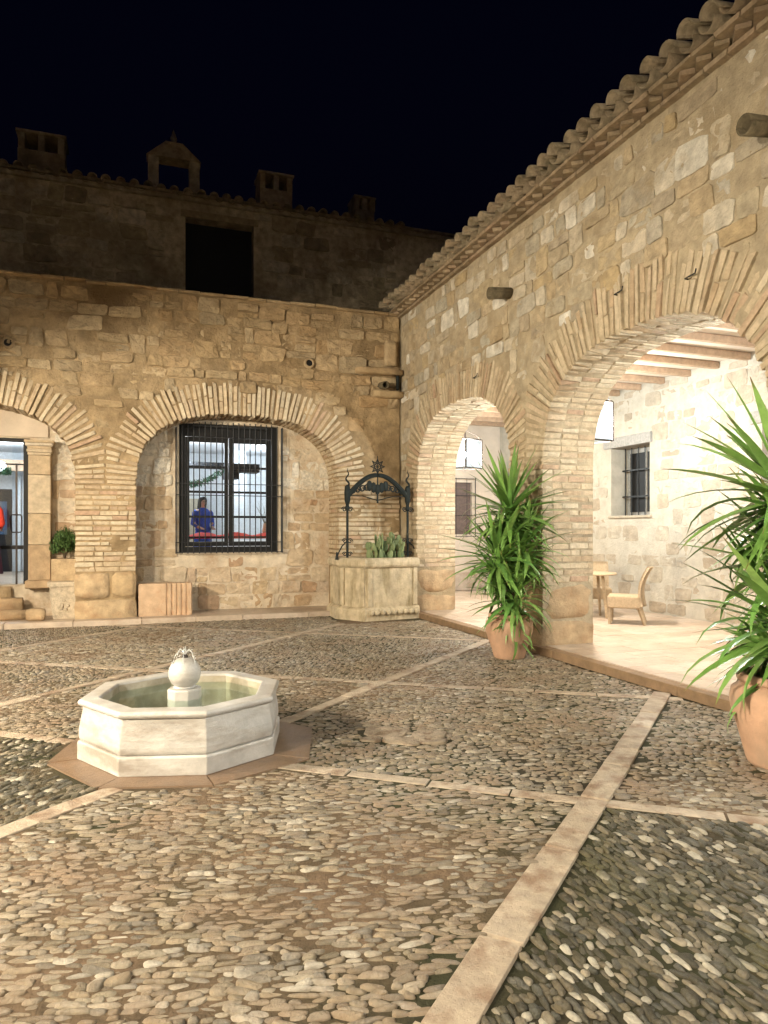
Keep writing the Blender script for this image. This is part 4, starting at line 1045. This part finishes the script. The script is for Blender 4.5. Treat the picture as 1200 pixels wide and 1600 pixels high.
# ---- prickly pear in the well
CP = thing('prickly_pear', 'green prickly pear cactus growing out of the well', 'cactus', (4.36, 12.42, 1.03))
mb = MB(); mb.lathe([(0, .03), (.5, .0)], 12); mb.obj('soil', 'soil', CP)
rc = random.Random(4); pads = []
def pad(p, dz, s, az, depth):
    mb = MB(); mb.sphere((0, 0, s), s, 12, 8, (.62, .16, 1)); o = mb.obj('pad', 'cactus', CP, smooth=True)
    o.location = p; o.rotation_euler = (dz[0], dz[1], az)
    tip = Vector(p) + Euler((dz[0], dz[1], az)).to_matrix() @ Vector((0, 0, 1.85*s))
    if depth > 0:
        for k in range(rc.choice((1, 2, 2))):
            pad(tip + Vector((rc.uniform(-.04, .04), rc.uniform(-.02, .02), -.01)), (rc.uniform(-.35, .35), rc.uniform(-.5, .5)), s*rc.uniform(.65, .9), az+rc.uniform(-.8, .8), depth-1)
for k in range(24): pad((rc.uniform(-.25, .46), rc.uniform(-.3, .2), 0), (rc.uniform(-.2, .2), rc.uniform(-.3, .3)), rc.uniform(.095, .135), rc.uniform(0, 3), rc.choice((1, 1, 2)))

# ---- pots and yuccas
def pot(label, loc, H, rb, rbelly, rtop):
    t = thing('terracotta_pot', label, 'pot', loc, 0, 'terracotta pots in front of the arcade')
    pr = [(0, .0), (rb*.96, .0), (rb, .02), (rb*1.03, H*.06), (rb*1.12, H*.2), (rbelly*.88, H*.42), (rbelly*.98, H*.6), (rbelly, H*.72), (rbelly*.97, H*.82), (rtop*1.0, H*.9)]
    mb = MB(); mb.lathe(pr, 40, wob=.006); mb.obj('body', 'terracotta', t, smooth=True)
    mb = MB(); mb.lathe([(rtop*1.0, H*.895), (rtop*1.1, H*.92), (rtop*1.12, H*.96), (rtop*1.06, H), (rtop*.96, H), (rtop*.93, H*.9), (rtop*.93, H*.8)], 40); mb.obj('rim', 'terracotta', t, smooth=True)
    mb = MB(); mb.lathe([(0, H*.88), (rtop*.95, H*.87)], 24); mb.obj('soil', 'soil', t)
    return t
def blade(seed, droop, fold=.25, W=.058, n=7):
    """sword leaf of unit length along +x, arching down"""
    r = random.Random(seed); vs = []; fs = []; x = z = 0.0; a = 0.0; tw = r.uniform(-.25, .25)
    for i in range(n+1):
        t = i/n; w = W*(.55+1.1*t)*(1 if t < .3 else 1) if t < .35 else W*(.935)*(1-((t-.35)/.65)**1.7)
        w = max(w, .0015)
        for k in (-1, 0, 1):
            vs.append((x, k*w*math.cos(tw*t), z + abs(k)*w*fold + k*w*math.sin(tw*t)))
        if i < n: a += -droop*(t**1.4)*2/n*1.6; x += math.cos(a)/n; z += math.sin(a)/n
    for i in range(n):
        for k in range(2): q = i*3+k; fs.append((q, q+1, q+4, q+3))
    return vs, fs
LEAVES = []; BLV = []
for i in range(12):
    V, Fc = blade(i, [.03, .10, .2, .35, .6, 1.2, .06, .14, .28, .45, .8, 1.7][i]); BLV.append((V, Fc)); mb = MB(); mb.add(V, Fc); me = mb.mesh('leaf', True); me.materials.append(M['leaf']); LEAVES.append(me)
def yucca(label, loc, heads, seed, base_z):
    t = thing('yucca_plant', label, 'plant', loc, 0, 'yuccas in terracotta pots'); r = random.Random(seed)
    for (hx, hy, hz, n, L, lo) in heads:
        mb = MB(); mb.tube([(hx*.15, hy*.15, base_z-.1), (hx*.6, hy*.6, base_z+(hz-base_z)*.4), (hx*.95, hy*.95, hz-.15), (hx, hy, hz+.05)], [.045, .04, .035, .03], 8); mb.obj('stem', 'stem', t, smooth=True)
        for i in range(n):
            q = (i+.5)/n; el = R(86 - (86-lo)*q**.85) + r.uniform(-.12, .12); az = i*2.39996 + r.uniform(-.25, .25)
            dr = 0 if q < .25 else (1 if q < .5 else 2)
            me = LEAVES[r.choice(((0, 6, 1, 7), (1, 2, 7, 8, 3), (2, 3, 9, 4, 10, 5))[dr])]
            l = L*(.72+.4*math.sin(math.pi*min(1, q*.75+.2)))*r.uniform(.8, 1.12)
            o = bpy.data.objects.new('leaf', me); COL.objects.link(o); o.parent = t
            o.location = (hx, hy, hz - .22*q + r.uniform(-.03, .03)); o.rotation_euler = Euler((r.uniform(-.3, .3), -el, az), 'XYZ'); o.scale = (l, l*r.uniform(.75, 1.1), l)
    # the many inner leaves that cannot be told apart
    mb = MB(); ex = []
    for (hx, hy, hz, n, L, lo) in heads:
        for i in range(int(n*1.3)):
            q = r.random(); el = R(80-(75-lo)*q); az = r.uniform(0, 6.283); l = L*r.uniform(.45, .85)
            V, Fc = BLV[r.randrange(12)]
            mw = Matrix.Translation((hx, hy, hz-.12-.45*r.random())) @ Euler((r.uniform(-.4, .4), -el, az), 'XYZ').to_matrix().to_4x4()
            mb.add([mw @ (Vector(v)*l) for v in V], Fc, r.random())
    stuff(mb.obj('leaves', 'leaf_mass', t, smooth=True, pv=True))
    return t
P1 = (4.5, 7.86, .0)
pot('terracotta pot standing before the brick pier between the arches', P1, .56, .195, .30, .235)
yucca('bushy yucca rising against the brick pier between the two arches', P1, [(.03, .05, 1.95, 84, .76, -40), (-.20, -.06, 1.36, 76, .66, -52), (.19, -.02, 1.48, 72, .68, -50), (-.02, -.16, .86, 68, .58, -58)], 3, .5)
P2 = (4.22, 3.62, .0)
pot('terracotta pot cut off by the right edge beside the step', P2, .62, .24, .345, .27)
yucca('yucca with long dark leaves cut off by the right edge', P2, [(.02, .02, 1.95, 80, .76, -55), (.16, .1, 1.45, 60, .7, -55), (-.06, -.06, 1.05, 84, .72, -50), (.1, -.1, .85, 40, .6, -60)], 8, .55)

# ---- wicker chairs and table in the arcade
def chair(label, loc, rz):
    t = thing('wicker_chair', label, 'chair', loc, rz, 'wicker chairs at the table')
    # sits facing +x
    V, Fc = chamfer_box(.52, .5, .2, .02); mb = MB(); mb.add(V, Fc); o = mb.obj('seat', 'wicker', t); o.location = (0, 0, .36)
    n = 9; vs = []; fs = []
    for j in range(n):
        q = j/(n-1); x = -.24 - .10*q**2.2 + .05*math.sin(q*math.pi); z = .30+.62*q
        for k in range(7):
            y = -.25+.5*k/6; bow = -.05*(1-(y/.25)**2); vs += [(x+bow, y, z), (x+bow-.045, y, z)]
    for j in range(n-1):
        for k in range(6):
            a = (j*7+k)*2; b = a+2; c = a+14; d = c+2; fs += [(a, b, d, c), (a+1, c+1, d+1, b+1)]
    for j in range(n-1):
        for k in (0, 6): a = (j*7+k)*2; c = a+14; fs.append((a, c, c+1, a+1))
    for k in range(6):
        for j in (0, n-1): a = (j*7+k)*2; fs.append((a, a+1, a+3, a+2))
    mb = MB(); mb.add(vs, fs); mb.obj('backrest', 'wicker', t, smooth=True)
    for sx in (-1, 1):
        for sy in (-1, 1):
            mb = MB(); dx = -.09 if sx < 0 else .0
            mb.tube([(sx*.22, sy*.21, .28), (sx*.22+dx, sy*.21, .0)], [.036, .026], 4); mb.obj('leg', 'wicker', t)
    return t
chair('honey coloured wicker chair turned side on beside the table', (7.55, 9.46, .105), R(139))
chair('wicker chair partly hidden behind the table and brick pier', (8.1, 10.95, .105), R(-120))
TB_ = thing('side_table', 'small round wicker table beside the chairs inside the arcade', 'table', (7.55, 10.35, .105))
mb = MB(); mb.lathe([(0, .74), (.42, .74), (.43, .755), (.42, .775), (0, .775)], 32); mb.obj('top', 'wicker', TB_)
for k in range(4):
    q = k*math.pi/2+.4; mb = MB(); mb.tube([(.22*math.cos(q), .22*math.sin(q), .74), (.3*math.cos(q), .3*math.sin(q), 0)], [.035, .028], 4); mb.obj('leg', 'wicker', TB_)

# ---- hanging lanterns
def lantern(label, loc, rz, ceil, watts):
    t = thing('hanging_lantern', label, 'lantern', loc, rz, 'square glass lanterns hung in the arcade')
    w, h = .25, .60; f = .012
    for sx in (-1, 1):
        for sy in (-1, 1):
            mb = MB(); mb.box((sx*w, sy*w, 0), (f*2, f*2, h)); mb.obj('corner_post', 'metal_dark', t)
            mb = MB(); mb.tube([(sx*w, sy*w, h/2), (sx*w*.55, sy*w*.55, h/2+.13), (sx*.03, sy*.03, h/2+.2)], .008, 5); mb.obj('strut', 'metal_dark', t)
    for z in (-h/2, h/2):
        mb = MB()
        for sx in (-1, 1): mb.box((sx*w, 0, z), (f*1.8, w*2-f*2, f*1.8)); mb.box((0, sx*w, z), (w*2-f*2, f*1.8, f*1.8))
        mb.obj('rail', 'metal_dark', t)
    for k in range(4):
        q = k*math.pi/2; mb = MB(); mb.box((w*math.cos(q), w*math.sin(q), 0), (.004 if k % 2 == 0 else w*2-.03, w*2-.03 if k % 2 == 0 else .004, h-.03)); mb.obj('pane', 'lantern_glass', t)
    mb = MB(); mb.tube([(0, 0, h/2+.2), (0, 0, h/2+.3)], .025, 8); mb.obj('hook', 'metal_dark', t)
    mb = MB(); mb.tube([(0, 0, h/2+.28), (0, 0, ceil-loc[2])], .007, 5); mb.obj('chain', 'metal_dark', t)
    mb = MB(); mb.tube([(0, 0, .07), (0, 0, h/2+.2)], .012, 6); mb.obj('lamp_holder', 'metal_dark', t)
    mb = MB(); mb.sphere((0, 0, .0), .06, 14, 10); mb.obj('bulb', 'bulb', t, smooth=True)
    L = lamp('lantern_light', (0, 0, -.0), watts, (1, .90, .76), .09); L.parent = t
    return t
lantern('glass lantern hanging in the far small arch before the shuttered window', (6.62, 13.42, 3.22), R(22), 4.36, 1000)
lantern('glass lantern half hidden behind the brick pier of the big arch', (6.62, 9.14, 3.28), R(12), 4.36, 1450)
lantern('glass lantern hanging above the arcade walk outside the picture', (6.8, 4.9, 3.36), R(5), 4.36, 850)
lantern('glass lantern at the near end of the arcade outside the picture', (6.5, 1.6, 3.36), R(35), 4.36, 2200)

# ---- carved stone fragment, planter, trough and shrub by the back wall
FG = thing('carved_fragment', 'pale stone block with vertical flutes lying under the barred window', 'stone', (.57, 13.3, .093))
prof = [(-.46, -.17)]
for k in range(9): prof.append((-.44+.045*k, -.17))
for k in range(5):
    u = .0+.085*k; prof += [(u, -.17), (u+.02, -.145), (u+.035, -.145), (u+.05, -.17)]
prof += [(.44, -.165), (.46, -.12), (.455, .17), (-.46, .17)]
vs = [(x, y, z) for z in (0, .03, .54, .575) for x, y in [(px*(1 if 0 < z < .57 else .985), py*(1 if 0 < z < .57 else .96)) for px, py in prof]]
n = len(prof); fs = [(i*n+k, i*n+(k+1) % n, (i+1)*n+(k+1) % n, (i+1)*n+k) for i in range(3) for k in range(n)] + [tuple(range(n))[::-1], tuple(range(3*n, 4*n))]
mb = MB(); mb.add(vs, fs); mb.obj('block', piece_mat('fragment_stone', [(.56, .40, .27)]*2, 5, .25, .5, 30, .9, dirt=(.5, .3, .18), dirt_scale=4), FG)
PT = thing('square_planter', 'pale tapered square planter with relief beside the door steps', 'planter', (-1.1, 13.42, .093))
def taper(mb, w0, w1, z0, z1):
    vs = [(sx*w0, sy*w0, z0) for sx, sy in ((-1, -1), (1, -1), (1, 1), (-1, 1))] + [(sx*w1, sy*w1, z1) for sx, sy in ((-1, -1), (1, -1), (1, 1), (-1, 1))]
    mb.add(vs, [(3, 2, 1, 0), (4, 5, 6, 7), (0, 1, 5, 4), (1, 2, 6, 5), (2, 3, 7, 6), (3, 0, 4, 7)])
mb = MB(); taper(mb, .17, .225, 0, .56); mb.obj('body', 'planter', PT)
mb = MB(); taper(mb, .25, .255, .56, .64); mb.obj('rim', 'planter', PT)
for k in range(9):
    mb = MB(); mb.sphere((rnd.uniform(-.1, .1), -.2-.0, .2+rnd.uniform(-.1, .22)), .025, 6, 4, (1, .5, 1)); mb.obj('relief', 'planter', PT, smooth=True)
TR = thing('stone_trough', 'square stone trough holding a shrub by the door pilaster', 'planter', (-1.12, 13.66, .735))
mb = MB(); taper(mb, .2, .2, 0, .38); mb.obj('body', 'block', TR)
SH = thing('shrub', 'small dense green shrub in the trough beside the pilaster', 'shrub', (-1.12, 13.62, 1.11))
rs = random.Random(2); mb = MB()
for i in range(1500):
    a, b = rs.uniform(0, 6.283), rs.uniform(-.5, 1.5); rr = rs.random()**.4
    c = Vector((math.cos(a)*math.cos(b)*.23*rr, math.sin(a)*math.cos(b)*.22*rr, .24+math.sin(b)*.27*rr)) * (1+.3*nz(a*2, b*2, 3))
    m = Euler((rs.uniform(0, 6), rs.uniform(0, 6), rs.uniform(0, 6))).to_matrix(); s_ = rs.uniform(.014, .026)
    mb.add([c + m @ Vector(q) for q in ((-s_*1.8, 0, 0), (0, -s_*.5, 0), (s_*1.8, 0, 0), (0, s_*.5, 0))], [(0, 1, 2, 3)], rs.random())
mb.obj('crown', 'shrub', SH, pv=True)
mb = MB()
for k in range(6): mb.tube([(0, 0, -.02), (rs.uniform(-.1, .1), rs.uniform(-.1, .1), .25)], .008, 5)
mb.obj('trunk', 'stem', SH)

# ---- people: one continuous skinned body each, clothes and hair on top
def person(label, loc, rz, top_mat, skirt_mat, h=1.66, arm=.2):
    t = thing('person', label, 'person', loc, rz)
    k = h/1.66
    J = [(0, 0, .92, .13, .095), (0, .01, 1.08, .115, .085), (0, .01, 1.25, .145, .095), (0, 0, 1.38, .11, .075), (0, 0, 1.45, .045, .045), (0, -.015, 1.53, .062, .07), (0, -.02, 1.60, .075, .088), (0, -.01, 1.655, .045, .05)]
    vs = [j[:3] for j in J]; rad = [(j[3], j[4]) for j in J]; ed = [(i, i+1) for i in range(7)]
    def chain(root, pts):
        last = root
        for x, y, z, r in pts:
            vs.append((x, y, z)); rad.append((r, r)); ed.append((last, len(vs)-1)); last = len(vs)-1
        return last
    for s in (-1, 1):
        chain(0, [(s*.09, 0, .84, .085), (s*.095, -.01, .48, .055), (s*.095, .01, .10, .037), (s*.1, -.02, .045, .036), (s*.105, -.13, .03, .03)])
        w = chain(3, [(s*.17, 0, 1.36, .055), (s*.225, .01, 1.11, .042), (s*(.22-arm*.3), -.14, .92+arm*.5, .03), (s*(.21-arm*.4), -.2, .90+arm*.55, .026)])
        bx, by, bz = vs[w]
        for f in range(5): chain(w, [(bx+(f-2)*.016, by-.05, bz-.01, .009), (bx+(f-2)*.018, by-.085+abs(f-2)*.008, bz-.04, .008)])
    me = bpy.data.meshes.new('body'); me.from_pydata([(x*k, y*k, z*k) for x, y, z in vs], ed, []); me.update()
    me.materials.append(M['skin'])
    o = bpy.data.objects.new('body', me); COL.objects.link(o); o.parent = t
    md = o.modifiers.new('skin', 'SKIN'); md.use_smooth_shade = True
    for i, sv in enumerate(me.skin_vertices[0].data): sv.radius = (rad[i][0]*k, rad[i][1]*k); sv.use_root = i == 0
    o.modifiers.new('sub', 'SUBSURF').levels = 2; o.modifiers['sub'].render_levels = 2
    def loft(name, mat, rows):
        n = 24; v2 = []; f2 = []
        for (z, rx, ry, cy, wv) in rows:
            for i in range(n):
                q = 2*math.pi*i/n; m_ = 1+wv*math.sin(q*7); v2.append((rx*m_*math.cos(q)*k, (cy+ry*m_*math.sin(q))*k, z*k))
        for i in range(len(rows)-1):
            for j in range(n): a, b = i*n+j, i*n+(j+1) % n; f2.append((a, b, b+n, a+n))
        mb = MB(); mb.add(v2, f2); return mb.obj(name, mat, t, smooth=True)
    loft('skirt', skirt_mat, [(.22, .25, .22, 0, .08), (.5, .22, .19, 0, .06), (.8, .19, .155, 0, .03), (1.0, .155, .125, 0, 0), (1.04, .14, .115, 0, 0)])
    tp = loft('top', top_mat, [(.96, .175, .14, 0, 0), (1.08, .15, .12, 0, 0), (1.25, .18, .125, 0, 0), (1.36, .19, .11, 0, 0), (1.42, .12, .085, 0, 0), (1.455, .06, .06, 0, 0)])
    for s in (-1, 1):
        mb = MB(); mb.tube([(s*.15*k, 0, 1.38*k), (s*.19*k, 0, 1.33*k), (s*.232*k, .01*k, 1.10*k), (s*(.225-arm*.25)*k, -.11*k, (.95+arm*.42)*k)], [.055*k, .056*k, .048*k, .038*k], 10); mb.obj('sleeve', top_mat, tp, smooth=True)
    loft('hair', 'hair', [(1.30, .07, .03, .11, .03), (1.42, .095, .06, .07, .03), (1.54, .10, .085, .035, .02), (1.62, .098, .10, .02, .01), (1.68, .075, .08, .01, 0), (1.705, .02, .02, .01, 0)])
    hd = MB()
    hd.sphere((0, -.1*k, 1.555*k), .012*k, 6, 5, (.8, 1, 1.4))
    for s in (-1, 1): hd.sphere((s*.078*k, .0, 1.56*k), .018*k, 6, 5, (.4, .8, 1.3))
    hd.obj('nose_and_ears', 'skin', o, smooth=True)
    fe = MB()
    for s in (-1, 1): fe.sphere((s*.03*k, -.095*k, 1.585*k), .009*k, 6, 5)
    fe.box((0, -.097*k, 1.50*k), (.035*k, .01*k, .008*k)); fe.obj('eyes_and_mouth', 'hair', o)
    return t
person('person in red top and dark skirt at the glass door, cut off at left', (-2.33, 13.66, .655), R(175), 'red_cloth', 'purple_cloth', 1.62)
person('person in blue behind the barred window beside the red table', (1.52, 16.45, .625), R(20), 'blue_cloth', 'blue_cloth', 1.72)

# ---- inside the rooms
DT = thing('dining_table', 'long table behind the barred window', 'table', (2.0, 15.75, .74))
mb = MB(); mb.b2(-1.3, 1.5, -.4, .4, .70, .75); mb.obj('top', 'dark_wood', DT)
for sx in (-1.2, 1.4):
    for sy in (-.32, .32): mb = MB(); mb.b2(sx-.04, sx+.04, sy-.04, sy+.04, -.12, .7); mb.obj('leg', 'dark_wood', DT)
TC = thing('red_runner', 'rumpled red cloth lying along the table behind the window', 'cloth', (2.0, 15.75, 1.492))
vs = []; fs = []; nx_ = 40
for i in range(nx_+1):
    x = -1.3+2.8*i/nx_
    for j in range(7):
        y = -.42+.84*j/6; vs.append((x, y, (.015+.03*abs(nz(x, y, 1, 4)) + (0.03*math.sin(x*9)) + .03) if 0 < j < 6 else -.05))
for i in range(nx_):
    for j in range(6): a = i*7+j; fs.append((a, a+7, a+8, a+1))
mb = MB(); mb.add(vs, fs); mb.obj('cloth', 'red_cloth', TC, smooth=True)
BV_ = thing('branch_vase', 'vase of bare branches on the table behind the window', 'vase', (2.85, 15.95, 1.52))
mb = MB(); mb.lathe([(0, 0), (.05, 0), (.075, .08), (.05, .2), (.04, .26)], 16); mb.obj('vase', 'terracotta', BV_, smooth=True)
for k in range(9):
    q = k*.7; mb = MB(); mb.tube([(0, 0, .2), (.1*math.cos(q), .1*math.sin(q), .45), (.22*math.cos(q+.3), .2*math.sin(q+.3), .62+.05*(k % 3))], [.006, .005, .002], 5); mb.obj('branch', 'stem', BV_)
GL = thing('garland_lamp', 'hanging lamp wrapped in green garland behind the glass door', 'lamp', (-2.42, 15.3, 2.86))
mb = MB(); mb.sphere((0, 0, 0), .13, 14, 10, (1, 1, .8)); mb.obj('globe', 'lampglow', GL, smooth=True)
mb = MB(); mb.tube([(0, 0, .1), (0, 0, .64)], .01, 6); mb.obj('cord', 'metal_dark', GL)
mb = MB()
for i in range(240):
    a = rs.uniform(0, 6.283); c = Vector((.17*math.cos(a)+rs.uniform(-.04, .04), .17*math.sin(a)+rs.uniform(-.04, .04), -.1+rs.uniform(-.06, .06))); m = Euler((rs.uniform(0, 6), rs.uniform(0, 6), 0)).to_matrix()
    mb.add([c + m @ Vector(q) for q in ((-.05, 0, 0), (0, -.012, 0), (.05, 0, 0), (0, .012, 0))], [(0, 1, 2, 3)])
mb.obj('garland', 'garland', GL)
GB = thing('window_garland', 'green garland looped from the beam behind the barred window', 'garland', (1.3, 17.0, 3.05))
mb = MB()
for i in range(420):
    t = rs.random(); c = Vector((-.75+1.5*t, rs.uniform(-.05, .05), -.35*math.sin(math.pi*t)+rs.uniform(-.07, .07))); m = Euler((rs.uniform(0, 6), rs.uniform(0, 6), 0)).to_matrix()
    mb.add([c + m @ Vector(q) for q in ((-.06, 0, 0), (0, -.015, 0), (.06, 0, 0), (0, .015, 0))], [(0, 1, 2, 3)])
mb.obj('needles', 'garland', GB)
